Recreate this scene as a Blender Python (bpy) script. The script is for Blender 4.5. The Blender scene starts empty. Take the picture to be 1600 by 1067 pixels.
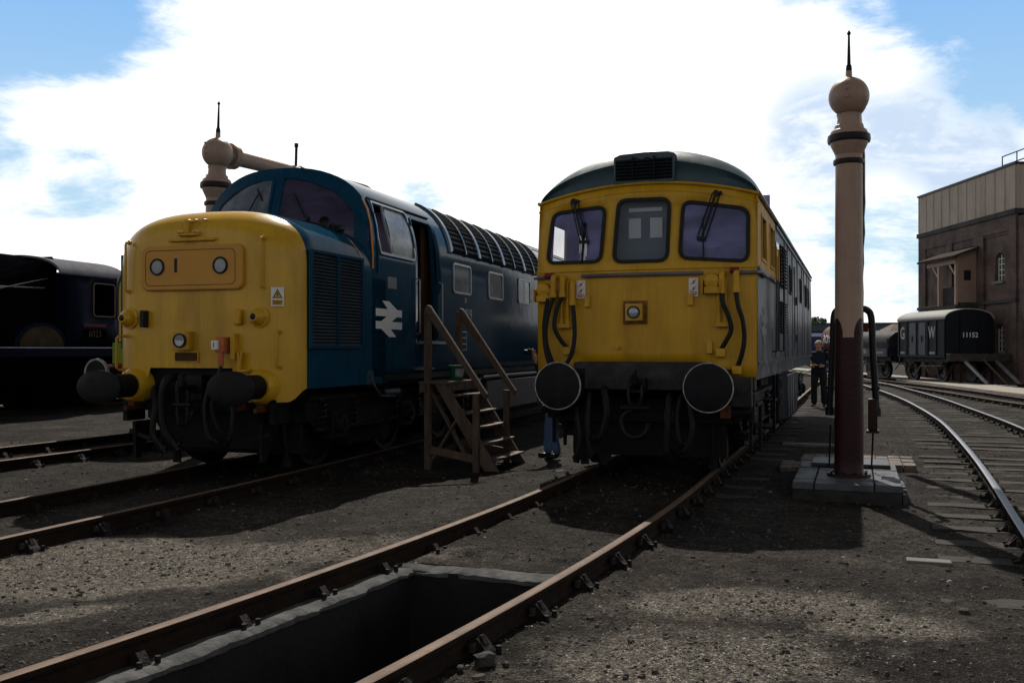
import bpy, bmesh, math, random
from math import sin, cos, pi, radians, sqrt, atan2
from mathutils import Vector, Matrix
from mathutils.geometry import delaunay_2d_cdt
random.seed(7)
scene = bpy.context.scene
COL = scene.collection

SPLIT = set('rail_guard footstep air_cock vertical_pipe battery_box lamp_iron hose_socket pipe_cap horn hand_wheel roof_hatch brake_cylinder nose_bolt roof_lug nose_grille jumper_rail cab_desk cab_fitting paper_sheet side_pipe tie_rod sole_bar rain_gutter orange_lining canopy_post strut edge_brick dome side_strap stencil_panel side_sheet door_catch ladder brake_gear coupling_rod coupling_hook junction_box cab_bulkhead lamp_bracket pipe_bracket door_step stage_doors stage_floor axle_guard underframe wiper wiper_linkage end_rib side_rib door_strap floor exhaust_cowl boiler_handrail band eaves_moulding sign_bolt horn_box door capital valve_gear column canopy_wall front_bracket air_pipe bogie platform_beam handrail'.split())
# ------------------------------------------------------------------ mesh builder
class MB:
    def __init__(s): s.v = []; s.f = []; s.m = []
    def add(s, vs, fs, mi=0):
        n = len(s.v); s.v += [tuple(p) for p in vs]
        for f in fs: s.f.append(tuple(i+n for i in f)); s.m.append(mi)
        return s
    def box(s, x0, x1, y0, y1, z0, z1, mi=0):
        v = [(x0,y0,z0),(x1,y0,z0),(x1,y1,z0),(x0,y1,z0),(x0,y0,z1),(x1,y0,z1),(x1,y1,z1),(x0,y1,z1)]
        return s.add(v, [(0,3,2,1),(4,5,6,7),(0,1,5,4),(1,2,6,5),(2,3,7,6),(3,0,4,7)], mi)
    def cbox(s, c, d, mi=0, rot=None):
        h = [k/2 for k in d]; v = []
        for z in (-1,1):
            for x,y in ((-1,-1),(1,-1),(1,1),(-1,1)):
                p = Vector((x*h[0],y*h[1],z*h[2]))
                if rot is not None: p = rot @ p
                v.append(p+Vector(c))
        return s.add(v, [(0,3,2,1),(4,5,6,7),(0,1,5,4),(1,2,6,5),(2,3,7,6),(3,0,4,7)], mi)
    def beam(s, p0, p1, w, h, up=(0,0,1), mi=0):
        p0 = Vector(p0); p1 = Vector(p1); d = (p1-p0).normalized()
        a = d.cross(Vector(up))
        if a.length < 1e-4: a = d.cross(Vector((1,0,0)))
        a.normalize(); b = a.cross(d)
        v = []
        for p in (p0,p1):
            for i,j in ((-1,-1),(1,-1),(1,1),(-1,1)): v.append(p+a*(i*w/2)+b*(j*h/2))
        return s.add(v, [(0,1,2,3),(7,6,5,4),(1,0,4,5),(2,1,5,6),(3,2,6,7),(0,3,7,4)], mi)
    def cyl(s, p0, p1, r0, r1=None, n=16, mi=0, sx=1.0):
        if r1 is None: r1 = r0
        p0 = Vector(p0); p1 = Vector(p1); d = (p1-p0).normalized()
        ref = Vector((0,0,1)) if abs(d.z) < .9 else Vector((1,0,0))
        a = d.cross(ref).normalized(); b = a.cross(d)
        v = []
        for p,r in ((p0,r0),(p1,r1)):
            for k in range(n):
                t = 2*pi*k/n; v.append(p+a*(r*sx*cos(t))+b*(r*sin(t)))
        f = [(k,(k+1)%n,n+(k+1)%n,n+k) for k in range(n)]
        f += [tuple(range(n-1,-1,-1)), tuple(range(n,2*n))]
        return s.add(v, f, mi)
    def tube(s, pts, r, n=8, mi=0):
        pts = [Vector(p) for p in pts]; m = len(pts)
        rs = r if isinstance(r,(list,tuple)) else [r]*m
        v = []; a = None
        for i,p in enumerate(pts):
            d = (pts[min(i+1,m-1)]-pts[max(i-1,0)]).normalized()
            if a is None:
                ref = Vector((0,0,1)) if abs(d.z) < .9 else Vector((1,0,0))
                a = d.cross(ref).normalized()
            else:
                a = (a-d*a.dot(d)).normalized()
            b = a.cross(d)
            for k in range(n):
                t = 2*pi*k/n; v.append(p+a*(rs[i]*cos(t))+b*(rs[i]*sin(t)))
        f = []
        for i in range(m-1):
            for k in range(n): f.append((i*n+k,i*n+(k+1)%n,(i+1)*n+(k+1)%n,(i+1)*n+k))
        f += [tuple(range(n-1,-1,-1)), tuple((m-1)*n+k for k in range(n))]
        return s.add(v, f, mi)
    def lathe(s, prof, o=(0,0,0), ax='z', n=28, mi=0, sx=1.0, sy=1.0, caps=True):
        # prof: list of (r, h)
        v = []
        for r,h in prof:
            for k in range(n):
                t = 2*pi*k/n; a = r*cos(t)*sx; b = r*sin(t)*sy
                p = {'z':(a,b,h),'y':(a,h,b),'x':(h,a,b)}[ax]
                v.append((p[0]+o[0],p[1]+o[1],p[2]+o[2]))
        f = []
        for i in range(len(prof)-1):
            for k in range(n):
                q = (i*n+k,i*n+(k+1)%n,(i+1)*n+(k+1)%n,(i+1)*n+k)
                f.append(q if ax!='y' else q[::-1])
        c0 = tuple(range(n-1,-1,-1)); c1 = tuple((len(prof)-1)*n+k for k in range(n))
        if prof[0] == prof[-1]: caps = False
        if caps and prof[0][0] > 1e-5: f.append(c0 if ax!='y' else c0[::-1])
        if caps and prof[-1][0] > 1e-5: f.append(c1 if ax!='y' else c1[::-1])
        return s.add(v, f, mi)
    def prism(s, poly, ax, d0, d1, mi=0):
        # poly in the two other axes, in order (x,y,z) without ax
        def P(u,w,d): return {'x':(d,u,w),'y':(u,d,w),'z':(u,w,d)}[ax]
        n = len(poly); v = [P(u,w,d0) for u,w in poly]+[P(u,w,d1) for u,w in poly]
        f = [(k,(k+1)%n,n+(k+1)%n,n+k) for k in range(n)]+[tuple(range(n-1,-1,-1)),tuple(range(n,2*n))]
        return s.add(v, f, mi)
    def loft(s, rings, closed=True, caps=(True,True), mi=0):
        n = len(rings[0]); v = [p for r in rings for p in r]; f = []
        for i in range(len(rings)-1):
            for k in range(n if closed else n-1):
                f.append((i*n+k,i*n+(k+1)%n,(i+1)*n+(k+1)%n,(i+1)*n+k))
        if caps[0]: f.append(tuple(range(n-1,-1,-1)))
        if caps[1]: f.append(tuple((len(rings)-1)*n+k for k in range(n)))
        return s.add(v, f, mi)
    def panel(s, outer, holes, fn, step=0.15, mi=0, lines=(), mif=None):
        # flat outline with holes, filled with a fine grid and mapped to 3-D by fn(u, w)
        vs = []; es = []; loops = [outer]+list(holes)
        for lp in loops:
            n0 = len(vs); L = len(lp)
            for k in range(L):
                a = lp[k]; b = lp[(k+1)%L]
                q = max(1,int(math.hypot(b[0]-a[0],b[1]-a[1])/step+.5))
                for j in range(q): vs.append((a[0]+(b[0]-a[0])*j/q, a[1]+(b[1]-a[1])*j/q))
            for k in range(n0,len(vs)): es.append((k, k+1 if k+1 < len(vs) else n0))
        def inside(p, lp):
            c = False; n = len(lp)
            for i in range(n):
                x1,y1 = lp[i]; x2,y2 = lp[i-1]
                if (y1 > p[1]) != (y2 > p[1]) and p[0] < (x2-x1)*(p[1]-y1)/(y2-y1)+x1: c = not c
            return c
        def ok(p): return inside(p,outer) and not any(inside(p,h) for h in holes)
        for (a,b) in lines:
            q = max(1,int(math.hypot(b[0]-a[0],b[1]-a[1])/step+.5)); n0 = len(vs)
            for j in range(q+1): vs.append((a[0]+(b[0]-a[0])*j/q, a[1]+(b[1]-a[1])*j/q))
            for j in range(q): es.append((n0+j,n0+j+1))
        xs = [p[0] for p in outer]; ys = [p[1] for p in outer]
        nx = int((max(xs)-min(xs))/step); ny = int((max(ys)-min(ys))/step)
        base = list(vs)
        for i in range(1,nx):
            for j in range(1,ny):
                p = (min(xs)+(max(xs)-min(xs))*i/nx+(.002 if j%2 else 0), min(ys)+(max(ys)-min(ys))*j/ny)
                if ok(p) and all((p[0]-b[0])**2+(p[1]-b[1])**2 > (step*.35)**2 for b in base): vs.append(p)
        r = delaunay_2d_cdt([Vector(p) for p in vs], es, [], 0, 1e-5)
        ov, of = r[0], r[2]
        n = len(s.v); s.v += [tuple(fn(p.x,p.y)) for p in ov]
        for f in of:
            c = (sum(ov[i].x for i in f)/len(f), sum(ov[i].y for i in f)/len(f))
            if ok(c):
                s.f.append(tuple(i+n for i in f)); s.m.append(mif(*c) if mif else mi)
        return s
    def mesh(s, name, mats, smooth=35, merge=False):
        me = bpy.data.meshes.new(name); me.from_pydata(s.v, [], s.f)
        if not isinstance(mats,(list,tuple)): mats = [mats]
        for m in mats: me.materials.append(m)
        me.polygons.foreach_set('material_index', s.m)
        if merge:
            bm = bmesh.new(); bm.from_mesh(me); bmesh.ops.remove_doubles(bm, verts=bm.verts, dist=1e-4)
            bmesh.ops.recalc_face_normals(bm, faces=bm.faces); bm.to_mesh(me); bm.free()
        me.update()
        if smooth:
            me.polygons.foreach_set('use_smooth', [True]*len(me.polygons))
            me.set_sharp_from_angle(angle=radians(smooth))
        return me
    def clusters(s):
        n = len(s.v); up = list(range(n))
        def fd(i):
            while up[i] != i: up[i] = up[up[i]]; i = up[i]
            return i
        for f in s.f:
            a = fd(f[0])
            for j in f[1:]:
                b = fd(j)
                if a != b: up[b] = a
        comp = {}
        for i in range(n): comp.setdefault(fd(i), []).append(i)
        roots = list(comp); bb = []
        for r in roots:
            P = [s.v[i] for i in comp[r]]; bb.append([[min(p[k] for p in P) for k in range(3)],[max(p[k] for p in P) for k in range(3)]])
        g = list(range(len(roots)))
        def fg(i):
            while g[i] != i: i = g[i]
            return i
        if len(roots) > 120: return None
        for i in range(len(roots)):
            for j in range(i):
                if all(bb[i][0][k] < bb[j][1][k]+.02 and bb[j][0][k] < bb[i][1][k]+.02 for k in range(3)): g[fg(i)] = fg(j)
        out = {}
        for i,r in enumerate(roots): out.setdefault(fg(i), set()).update(comp[r])
        return list(out.values())
    def build(s, name, mats, parent=None, bevel=0, smooth=35, merge=False, solid=0):
        if parent and name in SPLIT and len(s.v) < 9000:
            cl = s.clusters()
            if cl and 1 < len(cl) < 40:
                first = None
                for c in cl:
                    q = MB(); ix = {}
                    for i in sorted(c): ix[i] = len(q.v); q.v.append(s.v[i])
                    for f,mi in zip(s.f,s.m):
                        if f[0] in c: q.f.append(tuple(ix[i] for i in f)); q.m.append(mi)
                    o = q._one(name, mats, parent, bevel, smooth, merge, solid); first = first or o
                return first
        return s._one(name, mats, parent, bevel, smooth, merge, solid)
    def _one(s, name, mats, parent=None, bevel=0, smooth=35, merge=False, solid=0):
        o = bpy.data.objects.new(name, s.mesh(name, mats, smooth, merge)); COL.objects.link(o)
        if parent: o.parent = parent
        if solid:
            q = o.modifiers.new('Solidify','SOLIDIFY'); q.thickness = solid; q.offset = -1
        if bevel:
            q = o.modifiers.new('Bevel','BEVEL'); q.width = bevel; q.segments = 2; q.limit_method = 'ANGLE'; q.angle_limit = radians(40)
            q.harden_normals = False
        return o

def tag(o, label=None, cat=None, group=None, kind=None):
    if label: o['label'] = label
    if cat: o['category'] = cat
    if group: o['group'] = group
    if kind: o['kind'] = kind
    return o
def thing(name, label, cat, loc=(0,0,0), rz=0, group=None):
    o = bpy.data.objects.new(name, None); COL.objects.link(o)
    o.empty_display_size = .2
    o.location = loc; o.rotation_euler = (0,0,rz)
    return tag(o, label, cat, group)
def inst(src, parent=None, loc=None, rot=None):
    c = src.copy(); COL.objects.link(c)
    if parent: c.parent = parent
    if loc is not None: c.location = loc
    if rot is not None: c.rotation_euler = rot
    return c
def rrect(x0, x1, z0, z1, r, n=5):
    p = []
    for cx,cz,a in ((x1-r,z1-r,0),(x0+r,z1-r,90),(x0+r,z0+r,180),(x1-r,z0+r,270)):
        for k in range(n+1):
            t = radians(a+90*k/n); p.append((cx+r*cos(t), cz+r*sin(t)))
    return p
def rquad(pts, r, n=5):
    # rounded quad from 4 corner points (counter-clockwise)
    out = []; L = len(pts)
    for i in range(L):
        p = Vector(pts[i]); a = Vector(pts[i-1]); b = Vector(pts[(i+1)%L])
        da = (a-p).normalized(); db = (b-p).normalized()
        s0 = p+da*r; s1 = p+db*r
        for k in range(n+1):
            t = k/n; q = s0*(1-t)**2+p*2*t*(1-t)+s1*t*t; out.append((q.x,q.y))
    return out
def offs(poly, d):
    c = Vector((sum(p[0] for p in poly)/len(poly), sum(p[1] for p in poly)/len(poly)))
    out = []; L = len(poly)
    for i in range(L):
        a = Vector(poly[i-1]); b = Vector(poly[(i+1)%L]); t = (b-a).normalized(); nrm = Vector((t.y,-t.x))
        p = Vector(poly[i])
        if nrm.dot(p-c) < 0: nrm = -nrm
        q = p+nrm*d; out.append((q.x,q.y))
    return out
def ringstrip(mb, a, b, fn0, fn1, mi=0):
    # frame between outline a (outer) and b (inner), front surface fn1, rear fn0
    n = len(a)
    rings = [[fn0(*p) for p in a],[fn1(*p) for p in a],[fn1(*p) for p in b],[fn0(*p) for p in b]]
    v = [p for r in rings for p in r]; f = []
    for i in range(3):
        for k in range(n): f.append((i*n+k,i*n+(k+1)%n,(i+1)*n+(k+1)%n,(i+1)*n+k))
    mb.add(v,f,mi); return mb
def catmull(pts, per=8):
    P = [Vector(p) for p in pts]; out = []
    for i in range(len(P)-1):
        p0 = P[max(i-1,0)]; p1 = P[i]; p2 = P[i+1]; p3 = P[min(i+2,len(P)-1)]
        for k in range(per):
            t = k/per
            out.append(.5*((2*p1)+(p2-p0)*t+(2*p0-5*p1+4*p2-p3)*t*t+(3*p1-p0-3*p2+p3)*t**3))
    out.append(P[-1]); return out
def text_mb(txt, size, fn, mat, name, parent, depth=.004, cx=True, shear=0, sx=1.0, bold=0):
    cu = bpy.data.curves.new('txt','FONT'); cu.body = txt; cu.size = size; cu.extrude = 0; cu.fill_mode = 'FRONT'
    cu.align_x = 'CENTER' if cx else 'LEFT'; cu.align_y = 'CENTER'; cu.resolution_u = 3; cu.offset = bold
    t = bpy.data.objects.new('txt', cu); COL.objects.link(t)
    bpy.context.view_layer.update()
    me = bpy.data.meshes.new_from_object(t.evaluated_get(bpy.context.evaluated_depsgraph_get()))
    bpy.data.objects.remove(t); me.name = name
    for v in me.vertices: v.co = Vector(fn(v.co.x*sx, v.co.y))
    me.materials.clear(); me.materials.append(mat)
    o = bpy.data.objects.new(name, me); COL.objects.link(o)
    if parent: o.parent = parent
    return o

# ------------------------------------------------------------------ materials
MATS = {}
def mat(name, col, rough=.5, metal=0, var=.25, vscale=3, bump=0, bscale=60, streak=0, dirt=None, dscale=2, damt=.5, spec=.18, coat=0, stretch=None, fine=0, dr=.5):
    m = bpy.data.materials.new(name); m.use_nodes = True; nt = m.node_tree; N = nt.nodes; L = nt.links
    b = N['Principled BSDF']; b.inputs['Roughness'].default_value = rough; b.inputs['Metallic'].default_value = metal
    b.inputs['Specular IOR Level'].default_value = spec
    if coat: b.inputs['Coat Weight'].default_value = coat; b.inputs['Coat Roughness'].default_value = .08
    tc = N.new('ShaderNodeTexCoord'); mp = N.new('ShaderNodeMapping'); L.new(tc.outputs['Object'], mp.inputs['Vector'])
    if stretch: mp.inputs['Scale'].default_value = stretch
    n1 = N.new('ShaderNodeTexNoise'); n1.inputs['Scale'].default_value = vscale; n1.inputs['Detail'].default_value = 8; n1.inputs['Roughness'].default_value = .62
    L.new(mp.outputs[0], n1.inputs['Vector'])
    r = N.new('ShaderNodeValToRGB'); e = r.color_ramp.elements
    e[0].position = .3; e[1].position = .7
    e[0].color = tuple(c*(1-var) for c in col)+(1,); e[1].color = tuple(min(1,c*(1+var*.6)) for c in col)+(1,)
    L.new(n1.outputs['Fac'], r.inputs['Fac']); out = r.outputs['Color']
    if dirt:
        mp2 = N.new('ShaderNodeMapping'); L.new(tc.outputs['Object'], mp2.inputs['Vector'])
        mp2.inputs['Scale'].default_value = (1,1,.18) if streak else (1,1,1)
        n2 = N.new('ShaderNodeTexNoise'); n2.inputs['Scale'].default_value = dscale; n2.inputs['Detail'].default_value = 10; n2.inputs['Roughness'].default_value = .7
        L.new(mp2.outputs[0], n2.inputs['Vector'])
        r2 = N.new('ShaderNodeValToRGB'); r2.color_ramp.elements[0].position = .48; r2.color_ramp.elements[1].position = .75
        r2.color_ramp.elements[1].color = (damt,damt,damt,1)
        L.new(n2.outputs['Fac'], r2.inputs['Fac'])
        mx = N.new('ShaderNodeMix'); mx.data_type = 'RGBA'; L.new(r2.outputs['Color'], mx.inputs['Factor'])
        L.new(out, mx.inputs['A']); mx.inputs['B'].default_value = tuple(dirt)+(1,); out = mx.outputs['Result']
        mr = N.new('ShaderNodeMath'); mr.operation = 'MULTIPLY_ADD'; L.new(r2.outputs['Color'], mr.inputs[0]); mr.inputs[1].default_value = dr; mr.inputs[2].default_value = rough
        mr.use_clamp = True; L.new(mr.outputs[0], b.inputs['Roughness'])
    if fine:
        mp4 = N.new('ShaderNodeMapping'); L.new(tc.outputs['Object'], mp4.inputs['Vector']); mp4.inputs['Scale'].default_value = (1,1,.045)
        n4 = N.new('ShaderNodeTexNoise'); n4.inputs['Scale'].default_value = 26; n4.inputs['Detail'].default_value = 6; n4.inputs['Roughness'].default_value = .7
        L.new(mp4.outputs[0], n4.inputs['Vector'])
        r4 = N.new('ShaderNodeValToRGB'); r4.color_ramp.elements[0].position = .32; r4.color_ramp.elements[0].color = (1-fine,1-fine*1.1,1-fine*1.15,1); r4.color_ramp.elements[1].position = .6; r4.color_ramp.elements[1].color = (1,1,1,1)
        L.new(n4.outputs['Fac'], r4.inputs['Fac'])
        m4 = N.new('ShaderNodeMix'); m4.data_type = 'RGBA'; m4.blend_type = 'MULTIPLY'; m4.inputs['Factor'].default_value = 1; L.new(out, m4.inputs['A']); L.new(r4.outputs['Color'], m4.inputs['B']); out = m4.outputs['Result']
    L.new(out, b.inputs['Base Color'])
    if bump:
        n3 = N.new('ShaderNodeTexNoise'); n3.inputs['Scale'].default_value = bscale; n3.inputs['Detail'].default_value = 6
        L.new(mp.outputs[0], n3.inputs['Vector'])
        bp = N.new('ShaderNodeBump'); bp.inputs['Strength'].default_value = bump; bp.inputs['Distance'].default_value = .02
        L.new(n3.outputs['Fac'], bp.inputs['Height']); L.new(bp.outputs[0], b.inputs['Normal'])
    MATS[name] = m; return m
def glass(name, tint=(.02,.025,.035), alpha=.5, rough=.04):
    m = bpy.data.materials.new(name); m.use_nodes = True; nt = m.node_tree; N = nt.nodes; L = nt.links
    b = N['Principled BSDF']; b.inputs['Base Color'].default_value = tint+(1,); b.inputs['Roughness'].default_value = rough
    b.inputs['Specular IOR Level'].default_value = .6
    b.inputs['Alpha'].default_value = alpha
    tc = N.new('ShaderNodeTexCoord'); n1 = N.new('ShaderNodeTexNoise'); n1.inputs['Scale'].default_value = 2.3; n1.inputs['Detail'].default_value = 6; n1.inputs['Distortion'].default_value = .6
    mp = N.new('ShaderNodeMapping'); mp.inputs['Scale'].default_value = (1,1,1.6); L.new(tc.outputs['Object'], mp.inputs[0]); L.new(mp.outputs[0], n1.inputs['Vector'])
    r = N.new('ShaderNodeValToRGB'); r.color_ramp.elements[0].position = .33; r.color_ramp.elements[1].position = .68
    r.color_ramp.elements[0].color = (tint[0]*.6,tint[1]*.62,tint[2]*.68,1); r.color_ramp.elements[1].color = (tint[0]*1.5,tint[1]*1.45,tint[2]*1.35,1)
    L.new(n1.outputs['Fac'], r.inputs[0]); L.new(r.outputs[0], b.inputs['Base Color'])
    mr = N.new('ShaderNodeMapRange'); L.new(n1.outputs['Fac'], mr.inputs[0]); mr.inputs[1].default_value = .3; mr.inputs[2].default_value = .7; mr.inputs[3].default_value = alpha*.85; mr.inputs[4].default_value = min(1,alpha*1.15); L.new(mr.outputs[0], b.inputs['Alpha'])
    return m

YEL = mat('warning_yellow_paint', (.62,.355,.016), .3, var=.12, vscale=1.6, bump=.12, bscale=9, streak=1, dirt=(.2,.085,.015), dscale=2.6, damt=.5, coat=.1, spec=.35, fine=.1)
YEL2 = mat('worn_yellow_paint', (.60,.33,.016), .42, var=.14, vscale=1.7, bump=.12, bscale=10, streak=1, dirt=(.2,.09,.018), dscale=3.2, damt=.5, spec=.3, fine=.1)
YORG = mat('faded_orange_yellow_paint', (.56,.28,.055), .5, var=.1, vscale=2)
BLUE = mat('rail_blue_paint', (.008,.058,.112), .1, var=.2, vscale=2, bump=.06, bscale=5, streak=1, dirt=(.014,.035,.045), dscale=2.5, damt=.35, spec=.05, fine=.3, dr=.08)
BLUEG = mat('glossy_blue_rib', (.04,.075,.11), .22, var=.2, vscale=5, spec=.6)
BLUEW = mat('weathered_blue_paint', (.036,.052,.078), .28, var=.3, vscale=2.5, bump=.1, bscale=8, streak=1, dirt=(.17,.18,.2), dscale=3, damt=.65, spec=.6, fine=.3)
ROOF = mat('loco_roof_paint', (.03,.07,.09), .4, var=.3, vscale=3, bump=.08, bscale=9, dirt=(.03,.03,.03), dscale=3, damt=.6, spec=.4)
BLK = mat('black_underframe', (.006,.006,.0065), .6, var=.4, vscale=6, bump=.3, bscale=40, dirt=(.018,.011,.007), dscale=5, damt=.7)
BLKG = mat('greasy_black_steel', (.008,.008,.009), .4, var=.4, vscale=7, bump=.2, bscale=40)
RUB = mat('black_rubber_hose', (.014,.014,.016), .5, var=.3, vscale=9)
BUFF = mat('greased_buffer_face', (.008,.0085,.011), .5, var=.5, vscale=8, bump=.15, bscale=30, dirt=(.022,.02,.02), dscale=7, damt=.6, spec=.15)
STEEL = mat('worn_bright_steel', (.42,.42,.44), .35, .9, var=.25, vscale=12)
ALU = mat('weathered_aluminium', (.36,.37,.39), .42, .6, var=.25, vscale=9)
WHT = mat('white_paint', (.72,.72,.7), .45, var=.12, vscale=8)
LOGO = mat('white_vinyl', (.75,.76,.78), .4, var=.06, vscale=5)
REDP = mat('red_paint', (.33,.02,.015), .4, var=.2, vscale=8)
ORGP = mat('orange_lining_paint', (.75,.24,.045), .45, var=.12, vscale=8)
GLS = glass('cab_window_glass', (.035,.035,.07), .42)
LOGOG = mat('faded_grey_vinyl', (.22,.24,.27), .5, var=.25, vscale=9)
GLSD = glass('dark_window_glass', (.018,.02,.026), .85)
LENS = mat('lamp_lens_glass', (.32,.34,.36), .12, .2, var=.2, vscale=30, spec=.8)
INT = mat('dark_cab_interior', (.05,.045,.06), .7, var=.3, vscale=4)
INTP = mat('purple_grey_cab_wall', (.5,.4,.68), .6, var=.22, vscale=2)
RUSTR = mat('rusty_rail_top', (.14,.088,.058), .65, .1, var=.35, vscale=9, bump=.15, bscale=50, stretch=(1,.25,1), dirt=(.19,.155,.13), dscale=4, damt=.6)
RAILS = mat('dark_rail_side', (.018,.012,.009), .8, var=.4, vscale=9, bump=.4, bscale=50, dirt=(.034,.018,.011), dscale=6, damt=.7, spec=.08)
SHINE = mat('polished_rail_top', (.2,.21,.235), .45, .4, var=.2, vscale=7, stretch=(1,.2,1))
CHAIR = mat('cast_iron_chair', (.018,.015,.014), .75, var=.45, vscale=12, bump=.4, bscale=50)
SLP = mat('old_timber_sleeper', (.052,.045,.039), .85, var=.4, vscale=5, bump=.6, bscale=30, stretch=(1,6,6))
WOOD = mat('weathered_step_timber', (.135,.095,.07), .62, var=.35, vscale=3, bump=.35, bscale=26, stretch=(5,5,1.2), dirt=(.06,.045,.035), dscale=5, damt=.7)
CREAM = mat('stone_cream_paint', (.37,.255,.19), .42, var=.1, vscale=3, bump=.15, bscale=30, streak=1, dirt=(.16,.10,.07), dscale=4, damt=.5, spec=.3, fine=.1)
MAROON = mat('dark_maroon_paint', (.03,.009,.01), .38, var=.25, vscale=4, bump=.2, bscale=30)
IRON = mat('black_iron_paint', (.014,.013,.016), .42, var=.3, vscale=8, bump=.2, bscale=30)
CONC = mat('worn_concrete', (.2,.185,.165), .8, var=.3, vscale=4, bump=.5, bscale=30, dirt=(.1,.095,.09), dscale=4, damt=.7)
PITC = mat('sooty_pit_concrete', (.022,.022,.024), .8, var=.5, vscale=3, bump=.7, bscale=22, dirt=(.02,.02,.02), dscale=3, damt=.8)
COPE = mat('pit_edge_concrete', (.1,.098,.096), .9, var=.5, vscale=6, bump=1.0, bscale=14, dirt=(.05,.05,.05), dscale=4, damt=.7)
FLAG = mat('engineering_brick_slab', (.075,.08,.09), .55, var=.3, vscale=5, bump=.4, bscale=24, dirt=(.05,.048,.048), dscale=4, damt=.7)
GRNP = mat('green_bucket_plastic', (.01,.13,.045), .4, var=.15, vscale=8)
PALE = mat('pale_stones', (.32,.3,.265), .8, var=.5, vscale=14, bump=.4, bscale=60)
COAL = mat('dark_stones', (.045,.042,.04), .8, var=.5, vscale=10, bump=.4, bscale=60)
HOLES = [(-60,-80,3,9.5,.6),(170,-10,2,5.5,.35),(380,-10,1,3.5,.25),(-10,240,.3,2.6,.3),(150,265,.4,3.4,.2),(70,340,.5,3,.2),(1640,-40,3,8,.55),(1400,-10,1.5,4.5,.38),(1230,-40,1,3.2,.35),(960,0,.5,2.5,.22),(1400,400,1,5,.3),(1270,390,.5,4,.32),(650,320,.3,2.5,.2)]
# ------------------------------------------------------------------ camera, sun, sky
CAMX, CAMY, CAMZ = 2.375, -10.663, 1.477
cam = bpy.data.cameras.new('camera'); camo = bpy.data.objects.new('camera', cam); COL.objects.link(camo)
camo.location = (CAMX,CAMY,CAMZ); camo.rotation_euler = (radians(90),0,.344)
cam.sensor_width = 36; cam.lens = 36*1500/1600; cam.shift_y = 12.5/1600; cam.clip_end = 5000; cam.clip_start = .05
scene.camera = camo
SUN_EL, SUN_AZ = radians(47), radians(20)      # azimuth measured to the left of +Y
sd = Vector((-sin(SUN_AZ)*cos(SUN_EL), cos(SUN_AZ)*cos(SUN_EL), sin(SUN_EL)))
sl = bpy.data.lights.new('sun','SUN'); sl.energy = 4.6; sl.angle = radians(.5); sl.color = (1,.95,.87)
so = bpy.data.objects.new('sun', sl); COL.objects.link(so); so.rotation_euler = sd.to_track_quat('Z','Y').to_euler(); so.location = (0,0,30)

w = bpy.data.worlds.new('World'); scene.world = w; w.use_nodes = True
nt = w.node_tree; N = nt.nodes; L = nt.links
bg = N['Background']; bg.inputs['Strength'].default_value = 1.0
sky = N.new('ShaderNodeTexSky'); sky.sky_type = 'NISHITA'; sky.sun_disc = False
sky.sun_elevation = SUN_EL; sky.sun_rotation = -SUN_AZ; sky.air_density = 1.0; sky.dust_density = .6; sky.ozone_density = 1.5
bgs = N.new('ShaderNodeBackground'); bgs.inputs['Strength'].default_value = .05; L.new(sky.outputs[0], bgs.inputs['Color'])
tc = N.new('ShaderNodeTexCoord')
sep = N.new('ShaderNodeSeparateXYZ'); L.new(tc.outputs['Generated'], sep.inputs[0])
def mth(op, a, b=None, c=None, clamp=False):
    n = N.new('ShaderNodeMath'); n.operation = op; n.use_clamp = clamp
    for i,k in enumerate((a,b,c)):
        if k is None: continue
        if isinstance(k,(int,float)): n.inputs[i].default_value = k
        else: L.new(k, n.inputs[i])
    return n.outputs[0]
zz = mth('ADD', mth('MAXIMUM', sep.outputs['Z'], 0.0), .22)
cmb = N.new('ShaderNodeCombineXYZ'); L.new(mth('DIVIDE',sep.outputs['X'],zz), cmb.inputs[0]); L.new(mth('DIVIDE',sep.outputs['Y'],zz), cmb.inputs[1])
cmb.inputs[2].default_value = 3.7
def noise(scale, det, rgh, off=0, dist=0):
    mp = N.new('ShaderNodeMapping'); mp.inputs['Location'].default_value = (off,off*.7,0); L.new(cmb.outputs[0], mp.inputs[0])
    n = N.new('ShaderNodeTexNoise'); n.inputs['Scale'].default_value = scale; n.inputs['Detail'].default_value = det; n.inputs['Roughness'].default_value = rgh
    n.inputs['Distortion'].default_value = dist; L.new(mp.outputs[0], n.inputs['Vector']); return n.outputs['Fac']
def dirdot(v):
    n = N.new('ShaderNodeVectorMath'); n.operation = 'DOT_PRODUCT'; L.new(tc.outputs['Generated'], n.inputs[0]); n.inputs[1].default_value = Vector(v).normalized(); return n.outputs['Value']
def pixdir(px, py):
    r = (px-800)/1500; u = -(py-546)/1500; c, s = cos(.344), sin(.344)
    return (c*r-s, s*r+c, u)
def smooth(x, a, b):
    n = N.new('ShaderNodeMapRange'); n.interpolation_type = 'SMOOTHSTEP'; L.new(x, n.inputs[0]); n.inputs[1].default_value = a; n.inputs[2].default_value = b
    return n.outputs[0]
big = noise(1.15, 3, .5, 2.3)
fine = noise(3.1, 14, .66, 8.1, .3)
core = smooth(dirdot(pixdir(800,190)), cos(radians(30)), cos(radians(7)))
def hole(px,py,r0,r1,k): return mth('MULTIPLY', smooth(dirdot(pixdir(px,py)), cos(radians(r1)), cos(radians(r0))), k)
cov = mth('ADD', mth('MULTIPLY',big,.7), mth('MULTIPLY',fine,1.5))
cov = mth('ADD', cov, mth('MULTIPLY_ADD',core,.20,.10))
for hpar in HOLES: cov = mth('SUBTRACT', cov, hole(*hpar))
mask = smooth(cov, .80, 1.24)
glow = smooth(dirdot(sd), .35, 1.0)
front = smooth(dirdot((sd.x,sd.y,.25)), -.2, .9)
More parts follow.
